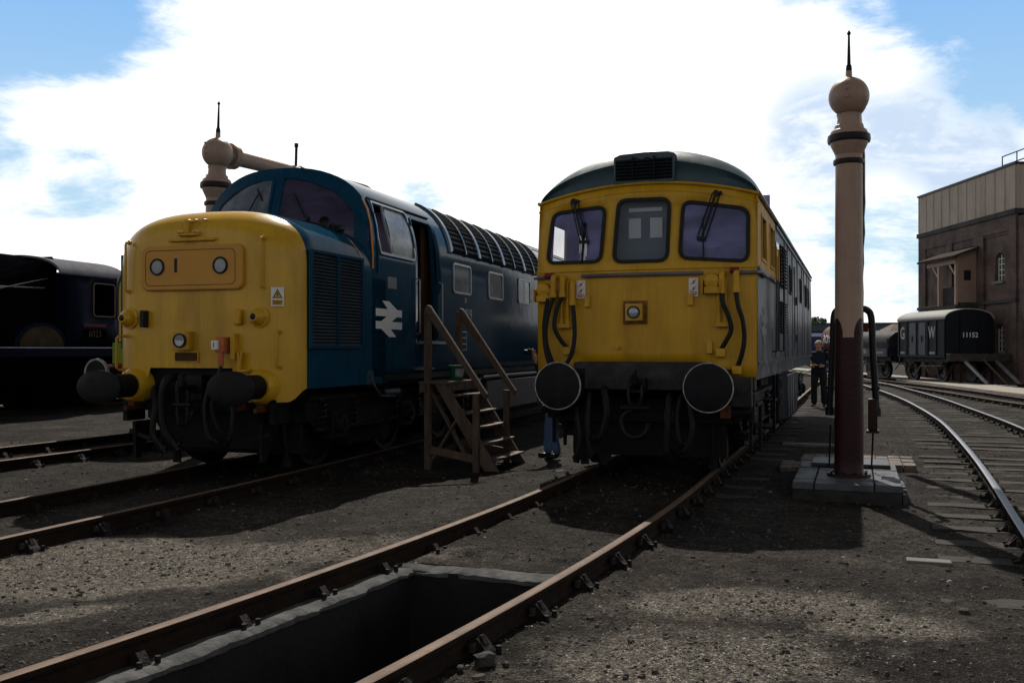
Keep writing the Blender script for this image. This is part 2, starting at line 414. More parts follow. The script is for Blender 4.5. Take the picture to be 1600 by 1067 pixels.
shade = smooth(noise(2.1, 6, .55, 5.2), .52, .72)
greyz = mth('ADD', hole(1290,210,1.2,4.5,1.0), hole(1480,205,1.5,4.5,1.0), clamp=True)
greyz = mth('ADD', greyz, hole(1560,300,1.0,4.0,.6), clamp=True)
greyz = mth('MULTIPLY', greyz, smooth(fine, .28, .52))
ccol = N.new('ShaderNodeMix'); ccol.data_type = 'RGBA'; L.new(greyz, ccol.inputs['Factor'])
ccol.inputs['A'].default_value = (1,1,1,1); ccol.inputs['B'].default_value = (.50,.61,.76,1)
bgc = N.new('ShaderNodeBackground'); L.new(ccol.outputs['Result'], bgc.inputs['Color'])
lowf = smooth(sep.outputs['Z'], .62, .33)
cstr = mth('ADD', mth('MULTIPLY_ADD', front, .52, .64), mth('MULTIPLY', glow, .12))
cstr = mth('MULTIPLY', cstr, mth('MULTIPLY_ADD', lowf, .88, .12)); L.new(cstr, bgc.inputs['Strength'])
hz = N.new('ShaderNodeBackground'); 
hzr = N.new('ShaderNodeValToRGB'); e_ = hzr.color_ramp.elements; e_[0].position = .08; e_[0].color = (.62,.86,1,1); e_[1].position = .34; e_[1].color = (.26,.56,1,1); L.new(sep.outputs['Z'], hzr.inputs[0]); L.new(hzr.outputs[0], hz.inputs['Color']); L.new(mth('MULTIPLY_ADD', front, .80, .24), hz.inputs['Strength'])
mxh = N.new('ShaderNodeMixShader'); L.new(mth('MULTIPLY', lowf, .8), mxh.inputs[0]); L.new(bgs.outputs[0], mxh.inputs[1]); L.new(hz.outputs[0], mxh.inputs[2])
mxs = N.new('ShaderNodeMixShader'); L.new(mask, mxs.inputs[0]); L.new(mxh.outputs[0], mxs.inputs[1]); L.new(bgc.outputs[0], mxs.inputs[2])
L.new(mxs.outputs[0], N['World Output'].inputs['Surface'])
scene.view_settings.view_transform = 'Standard'; scene.view_settings.look = 'None'; scene.view_settings.exposure = 0; scene.view_settings.gamma = 1
scene.cycles.max_bounces = 6; scene.cycles.sample_clamp_indirect = 4

# ------------------------------------------------------------------ ground
from mathutils import noise as mn
def xc(s): return -.0093*s*s if s < 0 else 0.0
def sst(x,a,b):
    t = max(0,min(1,(x-a)/(b-a))); return t*t*(3-2*t)
PIT0, PIT1, PITU = -22.0, -4.2, .57
def gh(u, s):
    x = u+xc(s)
    h = -.15+.022*mn.noise((x*.55,s*.55,1.1))+.012*mn.noise((x*2.1,s*2.1,4))+.006*mn.noise((x*7,s*7,2))+.004*mn.noise((x*17,s*17,2))
    if s < 3: h += .095*sst(u,-2.6,-1.0)*(1-sst(u,-.86,-.8))*(1-sst(s,-1,3))
    h -= .10*sst(s,-1.5,1.2)*sst(u,-4.3,-3.4)*(1-sst(u,-1.9,-1.2))*(1-sst(s,9,14))
    if abs(u) < .66 and s < PIT1+.5: h = min(h,-.17)
    elif abs(u) < .8 and s < PIT1+.5: h = min(h,-.16)
    if s > PIT1 and abs(u) < .7 : h += .03
    return h
def axis(fine0, fine1, step, lo, hi, extra=()):
    a = []; v = fine0
    while v < fine1: a.append(v); v += step
    v = fine1; d = step
    while v < hi: a.append(v); d *= 1.14; v += d
    a.append(hi); v = fine0-step; d = step
    while v > lo: a.append(v); d *= 1.14; v -= d
    a.append(lo)
    a = sorted(a); a = [q for q in a if all(abs(q-e) > step*.6 for e in extra)]
    return sorted(a+list(extra))
us = axis(-7.5, 5.2, .055, -1500, 1500, (-.64,.64))
ss = axis(-8.0, 3.0, .055, -1500, 2500, (PIT1+.16,PIT0))
g = MB(); nu = len(us)
for s_ in ss:
    for u_ in us: g.v.append((u_+xc(max(s_,-9)), s_, gh(u_,s_)))
for j in range(len(ss)-1):
    for i in range(nu-1):
        if us[i] > -.65 and us[i+1] < .65 and ss[j+1] < PIT1+.17 and ss[j] >= PIT0-.01: continue
        g.f.append((j*nu+i,j*nu+i+1,(j+1)*nu+i+1,(j+1)*nu+i)); g.m.append(0)
def ground_mat():
    m = bpy.data.materials.new('yard_ash_ground'); m.use_nodes = True; nt = m.node_tree; N = nt.nodes; L = nt.links; b = N['Principled BSDF']
    b.inputs['Roughness'].default_value = .9; b.inputs['Specular IOR Level'].default_value = .08
    tc = N.new('ShaderNodeTexCoord')
    def nz(sc, det, rg, off=0):
        mp = N.new('ShaderNodeMapping'); mp.inputs['Location'].default_value = (off,off,0); L.new(tc.outputs['Object'], mp.inputs[0])
        n = N.new('ShaderNodeTexNoise'); n.inputs['Scale'].default_value = sc; n.inputs['Detail'].default_value = det; n.inputs['Roughness'].default_value = rg; L.new(mp.outputs[0], n.inputs['Vector']); return n.outputs['Fac']
    def ramp(x, stops):
        r = N.new('ShaderNodeValToRGB'); e = r.color_ramp.elements
        while len(e) < len(stops): e.new(.5)
        for k,(p,c) in enumerate(stops): e[k].position = p; e[k].color = tuple(c)+(1,) if not isinstance(c,float) else (c,c,c,1)
        L.new(x, r.inputs[0]); return r.outputs[0]
    def mix(f,a,bb,bt='MIX'):
        n = N.new('ShaderNodeMix'); n.data_type = 'RGBA'; n.blend_type = bt
        for s,v in (('Factor',f),('A',a),('B',bb)):
            if isinstance(v,float): n.inputs[s].default_value = v
            elif isinstance(v,tuple): n.inputs[s].default_value = v+(1,)
            else: L.new(v, n.inputs[s])
        return n.outputs['Result']
    def mm(op,a,bb,cl=False):
        n = N.new('ShaderNodeMath'); n.operation = op; n.use_clamp = cl
        for i,v in enumerate((a,bb)):
            if isinstance(v,float): n.inputs[i].default_value = v
            else: L.new(v, n.inputs[i])
        return n.outputs[0]
    base = ramp(nz(.9,10,.65), [(.3,(.014,.012,.011)),(.5,(.034,.029,.025)),(.68,(.068,.058,.048))])
    grit = ramp(nz(55,5,.75,3), [(.3,.2),(.5,.95),(.7,2.3)])
    base = mix(1.0, base, ramp(nz(7,8,.7,4), [(.3,.45),(.5,.95),(.7,1.6)]), 'MULTIPLY')
    col = mix(1.0, base, grit, 'MULTIPLY')
    brown = ramp(nz(1.6,6,.6,9), [(.5,0.0),(.7,.5)])
    col = mix(brown, col, (.062,.05,.038))
    # pale limestone chippings: patches with their own ragged outline
    pm = None
    for (px,py,rx,ry,rot) in ((-2.35,-4.6,1.75,.62,.12),(-3.3,-4.7,1.3,.75,.1),(-2.3,-5.3,1.2,.5,.15),(1.75,-4.35,.95,.38,-.05),(1.6,-5.6,.9,.5,.2),(2.6,-4.6,.5,.3,0),(-2.1,-6.2,.45,.22,.3)):
        mp = N.new('ShaderNodeMapping'); mp.vector_type = 'TEXTURE'; mp.inputs['Location'].default_value = (px,py,0); mp.inputs['Rotation'].default_value = (0,0,rot+.344); mp.inputs['Scale'].default_value = (rx,ry,1000)
        L.new(tc.outputs['Object'], mp.inputs[0])
        ln = N.new('ShaderNodeVectorMath'); ln.operation = 'LENGTH'; L.new(mp.outputs[0], ln.inputs[0])
        d = mm('SUBTRACT', 1.25, ln.outputs['Value'])
        pm = d if pm is None else mm('MAXIMUM', pm, d)
    rag = mm('ADD', pm, mm('MULTIPLY', mm('SUBTRACT', nz(2.6,8,.7,5), .5), 2.0))
    pmask = ramp(rag, [(.08,0.0),(.6,1.0)])
    spk = ramp(nz(38,6,.8,1), [(.36,0.2),(.5,.8),(.6,1.0)])
    pcol = ramp(nz(70,4,.8,7), [(.3,(.045,.038,.032)),(.5,(.17,.148,.122)),(.7,(.42,.38,.325))])
    col = mix(mm('MULTIPLY', pmask, spk), col, pcol)
    vc = N.new('ShaderNodeTexVoronoi'); vc.inputs['Scale'].default_value = 75; L.new(tc.outputs['Object'], vc.inputs['Vector'])
    vs = N.new('ShaderNodeSeparateColor'); L.new(vc.outputs['Color'], vs.inputs[0])
    col = mix(1.0, col, ramp(vs.outputs[0], [(.0,.45),(.6,1.0),(.92,1.35),(.97,1.9)]), 'MULTIPLY')
    vd = N.new('ShaderNodeTexVoronoi'); vd.inputs['Scale'].default_value = 27; L.new(tc.outputs['Object'], vd.inputs['Vector'])
    vs2 = N.new('ShaderNodeSeparateColor'); L.new(vd.outputs['Color'], vs2.inputs[0])
    col = mix(1.0, col, ramp(vs2.outputs[1], [(.0,.6),(.5,1.0),(.9,1.3)]), 'MULTIPLY')
    # scattered pale specks everywhere
    v = N.new('ShaderNodeTexVoronoi'); v.inputs['Scale'].default_value = 34; L.new(tc.outputs['Object'], v.inputs['Vector'])
    sp = ramp(v.outputs['Distance'], [(.10,1.0),(.17,0.0)])
    rnd = N.new('ShaderNodeSeparateColor'); L.new(v.outputs['Color'], rnd.inputs[0])
    sp = mm('MULTIPLY', sp, ramp(rnd.outputs[0], [(.8,0.0),(.9,.7)]))
    col = mix(sp, col, (.22,.2,.18))
    L.new(col, b.inputs['Base Color'])
    bp = N.new('ShaderNodeBump'); bp.inputs['Strength'].default_value = 1.0; bp.inputs['Distance'].default_value = .03
    hh = mm('ADD', mm('MULTIPLY', vc.outputs['Distance'], -.5), mm('MULTIPLY', nz(48,6,.75,3), .7)) if False else mm('ADD', mm('SUBTRACT', mm('MULTIPLY', nz(48,6,.75,3), .7), mm('MULTIPLY', vc.outputs['Distance'], .6)), mm('MULTIPLY', nz(9,6,.7,2), 1.0))
    L.new(hh, bp.inputs['Height']); L.new(bp.outputs[0], b.inputs['Normal'])
    return m
GRD = ground_mat()
tag(g.build('ground', GRD, smooth=180), kind='structure')

# inspection pit between the rails
p = MB(); n_ = 140
def jit(a,k,t): return a+k*mn.noise((t*3.1,a*5,.7))+k*.5*mn.noise((t*9.1,a*5,3.7))
rows = []
for k in range(n_+1):
    s_ = PIT0+(PIT1-PIT0)*k/n_; c = xc(max(s_,-9))
    e0 = -.57+.03*mn.noise((s_*2.3,1,0)); e1 = PITU+.03*mn.noise((s_*2.3,6,0))
    rows.append([(c-.60,s_,-1.15),(c+.60,s_,-1.15),(c+e1+.01,s_,-.16),(c+e0-.01,s_,-.16)])
V = []; F = []
for r in rows: V += r
for k in range(n_):
    a = k*4; b_ = a+4
    F += [(a,a+1,b_+1,b_),(a+1,a+2,b_+2,b_+1),(a+3,a,b_,b_+3)]
F.append((n_*4,n_*4+1,n_*4+2,n_*4+3)); F.append((3,2,1,0))
p.add(V,F)
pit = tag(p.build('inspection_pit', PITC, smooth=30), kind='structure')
p = MB()
def cope(path, name):
    m = MB(); rings = []
    for (a,b_) in path: # a: pit edge point , b: outer point
        za = -.138+.016*mn.noise((a[0]*4,a[1]*4,5))+.01*mn.noise((a[0]*13,a[1]*13,5)); zb = -.15+.008*mn.noise((b_[0]*3,b_[1]*3,9))
        mid = ((a[0]*.8+b_[0]*.2),(a[1]*.8+b_[1]*.2))
        rings.append([(a[0],a[1],-.19),(a[0],a[1],za-.025),(mid[0],mid[1],za),(b_[0],b_[1],zb),(b_[0],b_[1],-.19)])
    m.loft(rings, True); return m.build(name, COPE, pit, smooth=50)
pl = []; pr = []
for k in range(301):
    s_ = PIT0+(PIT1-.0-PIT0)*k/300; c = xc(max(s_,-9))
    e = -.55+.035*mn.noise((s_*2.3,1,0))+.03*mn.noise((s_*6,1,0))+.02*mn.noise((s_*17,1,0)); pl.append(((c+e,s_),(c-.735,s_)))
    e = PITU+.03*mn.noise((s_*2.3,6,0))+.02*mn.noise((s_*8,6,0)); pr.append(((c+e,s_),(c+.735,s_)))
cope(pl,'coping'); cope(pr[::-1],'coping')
pe = []
for k in range(61):
    u_ = -.735+1.47*k/60; c = xc(PIT1)
    pe.append(((c+u_, PIT1-.02+.10*mn.noise((u_*2.3,2,0))+.05*mn.noise((u_*7,2,0))),(c+u_*.96, PIT1+.26+.14*mn.noise((u_*2.2,7,0))+.07*mn.noise((u_*9,7,0)))))
cope(pe,'coping')

# ------------------------------------------------------------------ railway tracks
RP = [(-.035,-.004),(-.027,0),(.027,0),(.035,-.004),(.036,-.026),(.03,-.046),(.009,-.056),(.009,-.112),(.028,-.124),(.028,-.145),(-.028,-.145),(-.028,-.124),(-.009,-.112),(-.009,-.056),(-.03,-.046),(-.036,-.026)]
def dirs(pl):
    out = []
    for i in range(len(pl)):
        d = Vector(pl[min(i+1,len(pl)-1)])-Vector(pl[max(i-1,0)]); d = Vector((d.x,d.y)).normalized(); out.append(d)
    return out
def rail_mb(pl, z=0):
    m = MB(); D = dirs(pl); rings = []
    for p_,d in zip(pl,D):
        a = Vector((d.y,-d.x)); rings.append([(p_[0]+a.x*u, p_[1]+a.y*u, z+h) for u,h in RP])
    m.loft(rings, True); n = len(RP)
    for k in range(len(pl)-1):
        for j in (0,1,2): m.m[k*n+j] = 1
    return m
def chair_mesh():
    m = MB()
    m.box(-.15,.17,-.085,.085,-.175,-.15)
    m.prism([(.03,-.155),(.145,-.155),(.13,-.125),(.085,-.075),(.062,-.052),(.042,-.06),(.03,-.1)],'y',-.045,.045)
    m.prism([(.05,-.15),(.12,-.15),(.10,-.085),(.075,-.04),(.06,-.045)],'y',-.018,.018)
    m.prism([(-.13,-.155),(-.03,-.155),(-.03,-.13),(-.045,-.085),(-.07,-.075),(-.1,-.11)],'y',-.03,.03)
    m.box(.036,.062,-.085,.085,-.115,-.07,1)
    for sx in (-.155,.165):
        for sy in (-.06,.06): m.cyl((sx*.85,sy,-.155),(sx*.85,sy,-.105),.016,n=6)
    me = m.mesh('chair_mesh',[CHAIR,SLP],0); return me
CHM = chair_mesh()
def sleeper_mesh(L, seed):
    m = MB(); r = random.Random(seed); n = 12; rings = []
    for k in range(n+1):
        x = -L/2+L*k/n; j = lambda q: r.uniform(-q,q)
        rings.append([(x+j(.012),-.125+j(.008),-.13),(x+j(.012),-.122+j(.01),j(.006)),(x,j(.01),.004+j(.006)),(x+j(.012),.122+j(.01),j(.006)),(x+j(.012),.125+j(.008),-.13)])
    m.loft(rings, True); return m.mesh('sleeper_mesh', SLP, 30)
def resample(pl, step, s0=0):
    out = []; acc = s0; pos = 0
    for i in range(len(pl)-1):
        a = Vector(pl[i][:2]); b = Vector(pl[i+1][:2]); L = (b-a).length; t = acc
        while t < L: out.append((a+(b-a)*(t/L), (b-a).normalized(), i+t/L)); t += step
        acc = t-L
    return out
def camdist(p): return math.hypot(p[0]-CAMX,p[1]-CAMY)
def inview(p, pad=.15):
    dx = p[0]-CAMX; dy = p[1]-CAMY; c,s = cos(.344),sin(.344); D = -s*dx+c*dy; R = c*dx+s*dy
    return D > 1 and abs(R/D) < .533+pad
def track(label, left, right, z, top, sl=None, ch=.76, chz=None, shift=0, smax=60, rng=None):
    t = thing('railway_track', label, 'railway track', (left[0][0],left[0][1],0))
    ox,oy = left[0][0],left[0][1]
    for pl in (left,right):
        rail_mb([(q[0]-ox,q[1]-oy) for q in pl], z).build('rail',[RAILS,top],t,smooth=50)
    if ch:
        cand = []
        for pl,sgn in ((left,-1),(right,1)):
            for (q,d,i) in resample(pl, ch, shift):
                if inview(q) and camdist(q) < smax and (rng is None or rng(q)): cand.append((camdist(q),q,d,sgn))
        cand.sort(key=lambda k:k[0])
        for (_,q,d,sgn) in cand[:100]:
            o = bpy.data.objects.new('rail_chair', CHM); COL.objects.link(o); o.parent = t
            o.location = (q.x-ox,q.y-oy,z); o.rotation_euler = (0,0,atan2(d.y,d.x)-pi/2+(0 if sgn > 0 else pi))
    if sl:
        L,zt,step,rngs = sl; meshes = [sleeper_mesh(L,k) for k in range(5)]
        mid = [((Vector(a[:2])+Vector(b[:2]))/2) for a,b in zip(left,right)]
        c = [(camdist(q),q,d,k) for k,(q,d,i) in enumerate(resample(mid, step, shift)) if inview(q,.25) and camdist(q) < 70 and rngs(q)]
        c.sort(key=lambda k:k[0])
        for (_,q,d,k) in c[:100]:
            o = bpy.data.objects.new('sleeper', meshes[k%5]); COL.objects.link(o); o.parent = t
            r = random.Random(k); o.location = (q.x-ox+r.uniform(-.03,.03),q.y-oy,zt+r.uniform(-.012,.012)); o.rotation_euler = (0,0,atan2(d.y,d.x)-pi/2+r.uniform(-.015,.015))
    return t
def pline(fn, s0, s1, n): return [fn(s0+(s1-s0)*k/n) for k in range(n+1)]
# the pit road of the grey locomotive
lf = pline(lambda s:(xc(s)-.7525,s), -9.2, 0, 60)+pline(lambda s:(-.7525,s),1,70,60)
rf = pline(lambda s:(xc(s)+.7525,s), -9.2, 0, 60)+pline(lambda s:(.7525,s),1,70,60)
track('rusty topped track running over the open inspection pit', lf, rf, 0, RUSTR, sl=(2.75,-.15,.76,lambda q:q.y > -.4), shift=.3, smax=34)
# the road of the yellow nosed blue locomotive
DX, DY, DYAW = -4.88, -1.928, radians(2.6)
def dw(x,y): return (DX+x*cos(DYAW)-y*sin(DYAW), DY+x*sin(DYAW)+y*cos(DYAW))
def dtx(y): return .15-.0052*(y-1.5)**2*(1 if y < 1.5 else 0)
lf = pline(lambda y:dw(-.7525+dtx(y),y), -7, 3, 50)+pline(lambda y:dw(-.7525+.15*max(0,1-(y-3)/6),y),3.5,40,30)
rf = pline(lambda y:dw(.7525+dtx(y),y), -7, 3, 50)+pline(lambda y:dw(.7525+.15*max(0,1-(y-3)/6),y),3.5,40,30)
track('sunken dark track under the blue locomotive with the yellow nose', lf, rf, 0, RAILS if False else RUSTR, ch=.8, shift=.2, smax=16)
# empty-looking road left of it
fx = lambda y:-9.05+.012*(y-1)
lf = pline(lambda y:(fx(y)-.72-.02,y), -10, 60, 90); rf = pline(lambda y:(fx(y)+.72,y), -10, 60, 90)
track('shadowed track beyond the yellow nosed locomotive, in front of the steam engine', lf, rf, 0, RUSTR, ch=.8, smax=24)
STX, STY, STYAW = -17.6, 8.0, radians(3)
def stw(x,y): return (STX+x*cos(STYAW)-y*sin(STYAW), STY+x*sin(STYAW)+y*cos(STYAW))
lf = pline(lambda y:stw(-.7525,y), -20, 50, 70); rf = pline(lambda y:stw(.7525,y), -20, 50, 70)
track('track carrying the dark blue steam locomotive', lf, rf, 0, RUSTR, ch=0)
# curved running line on the right
ctr = catmull([(4.0,-9.5),(4.18,-6),(4.32,-3.2),(4.42,-1.0),(4.56,2),(4.66,5),(4.71,8.6),(4.69,12),(4.53,16.5),(4.28,21.5),(3.75,28),(3.0,35),(1.4,46),(-1.5,60)],10)
D_ = dirs(ctr); G = .67
def gauge(s): return .70-.10*sst(s,4,18)
lf = [(p_.x-d.y*gauge(p_.y),p_.y+d.x*gauge(p_.y)) for p_,d in zip(ctr,D_)]; rf = [(p_.x+d.y*gauge(p_.y),p_.y-d.x*gauge(p_.y)) for p_,d in zip(ctr,D_)]
track('curved track with bright worn rails and exposed sleepers beside the nearer water crane', lf, rf, -.02, SHINE, sl=(2.75,-.15,.7,lambda q:True), ch=.7, smax=50)
# straight siding behind it
ctr = catmull([(10.5,3),(8.9,12),(7.0,21),(5.6,29),(3.7,37),(1.0,47),(-3,60)],8); D_ = dirs(ctr)
lf = [(p_.x-d.y*.62,p_.y+d.x*.62) for p_,d in zip(ctr,D_)]; rf = [(p_.x+d.y*.62,p_.y-d.x*.62) for p_,d in zip(ctr,D_)]
track('rusty track with chunky chairs between the curved track and the pale path', lf, rf, -.03, RUSTR, sl=(2.6,-.16,.75,lambda q:True), ch=.75, smax=60)
# pale concrete path
ctr = catmull([(12.6,10),(10.5,20),(8.25,29.3),(6.4,38.5),(4.5,48),(1.0,60),(-4,75)],8); D_ = dirs(ctr)
m = MB(); rings = []
for p_,d in zip(ctr,D_):
    a = Vector((d.y,-d.x)); rings.append([(p_.x+a.x*u,p_.y+a.y*u,h) for u,h in ((-1.0,-.3),(-1.0,-.06),(1.0,-.06),(1.0,-.3))])
m.loft(rings, True); tag(m.build('path', mat('pale_path_concrete',(.34,.31,.26),.8,var=.3,vscale=1.5,bump=.3,dirt=(.2,.18,.15),dscale=1.2,damt=.6), smooth=30), kind='structure')

# ------------------------------------------------------------------ loose stones
def stones(count, name, label, mats, szs, region, seed):
    r = random.Random(seed); m = MB(); k = 0
    while k < count:
        u_, s_ = region(r)
        if abs(u_) < .74 and s_ < PIT1+.45: continue
        x = u_+xc(s_)
        if not inview((x,s_),.03): continue
        a = szs[0]*(szs[1]/szs[0])**(r.random()**2.6); z = gh(u_,s_)
        ph = r.random()*6.28; e = r.uniform(.6,1.3); hh = r.uniform(.35,.8)
        ring = [(cos(ph+2*pi*i/5)*a*e*r.uniform(.75,1.2), sin(ph+2*pi*i/5)*a*r.uniform(.75,1.2)) for i in range(5)]
        v = [(x+p_[0],s_+p_[1],z-.004+a*hh*.2) for p_ in ring]+[(x+p_[0]*.55+r.uniform(-.2,.2)*a,s_+p_[1]*.55,z+a*hh*r.uniform(.8,1.1)) for p_ in ring]
        m.add(v,[(0,1,6,5),(1,2,7,6),(2,3,8,7),(3,4,9,8),(4,0,5,9),(5,6,7,8,9)], r.choices(range(len(mats)),(5,3,.7 if a < .012 else .12)[:len(mats)])[0]); k += 1
    tag(m.build(name, mats, smooth=0), label, 'gravel', kind='stuff')
GRIT = mat('ash_grit',(.055,.049,.044),.9,var=.5,vscale=20); GRIT2 = mat('brown_grit',(.1,.083,.068),.9,var=.5,vscale=20)
def reg_near(r):
    D = 3.2+14*r.random()**1.7; R = (r.random()*1.1-.55)*D; c,s = cos(.344),sin(.344)
    x = CAMX+c*R-s*D; y = CAMY+s*R+c*D; return (x-xc(y),y)
def reg_patch(r):
    px,py,rx,ry = r.choice(((-2.4,-4.7,1.5,.6),(-2.4,-4.7,1.5,.6),(1.75,-4.4,.9,.45),(1.7,-5.5,.8,.5)))
    a = r.gauss(0,.55)*rx; b = r.gauss(0,.55)*ry; x = px+a*cos(.4)-b*sin(.4); y = py+a*sin(.4)+b*cos(.4); return (x-xc(y),y)
stones(16000,'ash_gravel','dark ash and small stones strewn over the yard floor',[GRIT,GRIT2,PALE],(.004,.026),reg_near,1)
stones(6000,'pale_gravel','pale limestone chippings spread in patches beside the pit track',[GRIT2,PALE,PALE],(.004,.014),reg_patch,2)
def rock(pos, sz, seed, label, m_):
    r = random.Random(seed); bm = bmesh.new(); bmesh.ops.create_icosphere(bm, subdivisions=2, radius=1)
    for v in bm.verts:
        q = v.co*1.0
        for _ in range(1): pass
        k = 1/max(abs(q.x)*1.0,abs(q.y)*1.05,abs(q.z)*1.1); v.co = q*(.72*k+.28)*(1+.18*mn.noise(q*1.7+Vector((seed,0,0))))
        v.co = Vector((v.co.x*sz[0],v.co.y*sz[1],v.co.z*sz[2]))
    me = bpy.data.meshes.new('stone'); bm.to_mesh(me); bm.free(); me.materials.append(m_)
    o = bpy.data.objects.new('stone', me); COL.objects.link(o); o.location = pos; o.rotation_euler = (0,0,r.random()*3); tag(o,label,'stone')
# ------------------------------------------------------------------ shared loco pieces
def wheel_mb(r=.5, n=36):
    m = MB()
    m.lathe([(.09,-.03),(.14,-.03),(.16,.0),(r*.55,.012),(r-.1,.0),(r-.07,-.01),(r-.06,.03),(r,.035),(r,-.075),(r+.03,-.085),(r+.03,-.11),(r-.06,-.11),(r*.5,-.06),(.12,-.09),(.09,-.09)],ax='x',n=n)
    return m
def spring_mb(p, r, h, turns=6, t=.022):
    m = MB(); pts = []
    for k in range(turns*10+1):
        a = 2*pi*k/10; pts.append((p[0]+r*cos(a),p[1]+r*sin(a),p[2]+h*k/(turns*10)))
    m.tube(pts,t,6); m.cyl((p[0],p[1],p[2]-.03),(p[0],p[1],p[2]),r*1.25,n=14); m.cyl((p[0],p[1],p[2]+h),(p[0],p[1],p[2]+h+.03),r*1.25,n=14)
    return m
def hang(p0, p1, drop, n=10, bow=0):
    pts = []
    for k in range(n+1):
        t = k/n; q = Vector(p0).lerp(Vector(p1),t); q.z -= drop*4*t*(1-t); q.y -= bow*4*t*(1-t); pts.append(q)
    return pts
def hose(pts, r, par, name='hose', m=None, fit=True, fm=None):
    o = MB().tube(catmull([tuple(p) for p in pts],5),r,8).build(name, m or RUB, par)
    if fit:
        a = Vector(pts[-1]); b = Vector(pts[-2]); d = (a-b).normalized()
        MB().cyl(a-d*.03,a+d*.09,r*1.35,n=10).cyl(a+d*.02,a+d*.05,r*1.9,n=6).build('coupling_head', fm or BLKG, o)
    return o
def bogie(par, y0, axles, xf=1.06, zt=.98, spr=True, wr=.53):
    b = MB(); L0 = y0+axles[0]-.75; L1 = y0+axles[-1]+.75
    for sx in (-1,1):
        x = sx*xf
        poly = [(L0,.62),(L0+.25,.50)]
        for k,a in enumerate(axles):
            poly += [(y0+a-.32,.5),(y0+a-.24,.72),(y0+a+.24,.72),(y0+a+.32,.5)]
        poly += [(L1-.25,.5),(L1,.62),(L1,.86),(L0,.86)]
        b.prism(poly,'x',x-.05,x+.05)
        b.box(x-.09,x+.09,L0,L1,.86,.91); b.box(x-.08,x+.08,L0+.3,L1-.3,.46,.5)
    b.box(-xf,xf,L0,L0+.14,.6,.9); b.box(-xf,xf,L1-.14,L1,.6,.9); b.box(-xf,xf,y0-.3,y0+.3,.65,.95)
    fr = b.build('bogie', BLK, par, bevel=.008)
    for a in axles:
        for sx in (-1,1):
            w_ = wheel_mb(wr); v = w_.v; w_.v = [((p[0] if sx > 0 else -p[0])+sx*.79, p[1]+y0+a, p[2]+wr) for p in v]
            if sx < 0: w_.f = [f[::-1] for f in w_.f]
            w_.build('wheel', BLKG, fr, smooth=40)
            m = MB(); x = sx*xf
            m.box(x-.1,x+.1,y0+a-.2,y0+a+.2,.36,.72); m.cyl((x+sx*.09,y0+a,.54),(x+sx*.18,y0+a,.54),.13,.11,n=20); m.cyl((x+sx*.18,y0+a,.54),(x+sx*.2,y0+a,.54),.05,n=8)
            m.build('axle_box', BLK, fr, bevel=.01)
            if spr:
                for dy in (-.42,.42): spring_mb((x+sx*.04,y0+a+dy,.52),.075,.34,5,.018).build('coil_spring', BLKG, fr)
        MB().cyl((-.75,y0+a,wr),(.75,y0+a,wr),.09,n=14).build('axle', BLK, fr)
    for sx in (-1,1):
        for a in axles[:1]:
            MB().tube([(sx*.79,y0+a-.66,.86),(sx*.79,y0+a-.7,.5),(sx*.79,y0+a-.62,.09)],.03,6).box(sx*.79-.05,sx*.79+.05,y0+a-.64,y0+a-.6,.05,.2).build('guard_iron', BLK, fr)
            MB().tube(catmull([(sx*.95,y0+a-.3,.95),(sx*.92,y0+a-.55,.7),(sx*.8,y0+a-.54,.2)],5),.02,6).build('sand_pipe', BLK, fr)
    return fr
def bolts(mb, pts, fn, r=.012, h=.012, n=6):
    for (u,w_) in pts:
        a = Vector(fn(u,w_,0)); b = Vector(fn(u,w_,h)); mb.cyl(a,b,r,n=n)
    return mb

# ------------------------------------------------------------------ blue locomotive with yellow nose
DL = thing('diesel_locomotive','large blue diesel locomotive with a bulbous yellow nose and an open cab door','locomotive',(DX,DY,0),DYAW)
HW = 1.335
def dz(x): return 2.6+1.34*max(0,1-(min(abs(x),HW)/HW)**2.7)**(1/2.7)
PT = [(HW,1.12),(HW,2.6)]
for k in range(1,49):
    a = pi/2*k/48; PT.append((HW*max(0,cos(a))**(2/2.7), 2.6+1.34*sin(a)**(2/2.7)))
SL = [0]
for k in range(1,len(PT)): SL.append(SL[-1]+math.hypot(PT[k][0]-PT[k-1][0],PT[k][1]-PT[k-1][1]))
STOT = SL[-1]
def dpt(s_):
    # s from 0 (right sill) to 2*STOT (left sill)
    sg = 1
    if s_ > STOT: s_ = 2*STOT-s_; sg = -1
    for k in range(1,len(SL)):
        if s_ <= SL[k] or k == len(SL)-1:
            t = (s_-SL[k-1])/(SL[k]-SL[k-1]); a = PT[k-1]; b = PT[k]
            p_ = (a[0]+(b[0]-a[0])*t, a[1]+(b[1]-a[1])*t); tx,tz = b[0]-a[0],b[1]-a[1]; l = math.hypot(tx,tz)
            return sg*p_[0],p_[1],sg*tz/l,-tx/l
def s_of(z):
    for k in range(1,len(PT)):
        if z <= PT[k][1]: return SL[k-1]+(SL[k]-SL[k-1])*(z-PT[k-1][1])/(PT[k][1]-PT[k-1][1])
    return STOT
YC = 2.22
def yf(x,z): return YC+.34*(abs(x)/HW)**1.8+.30*max(0,z-3.0)
def dmap(y,s_,o=0):
    x,z,nx,nz = dpt(s_); k = max(0,1-(y-YC)/.95)
    return (x+nx*o, y+(yf(x,z)-YC)*k, z+nz*o)
DOORH = rrect(4.12,4.92,s_of(1.62),s_of(3.42),.09)
CWH = rrect(2.62,4.0,s_of(2.80),s_of(3.47),.05)
m = MB()
m.panel([(YC,0),(20.3,0),(20.3,2*STOT),(YC,2*STOT)],[DOORH,CWH,[(y_,2*STOT-s_) for y_,s_ in CWH[::-1]]],lambda a,b:dmap(a,b),step=.13)
body = m.build('body', BLUE, DL, smooth=40, solid=.03)
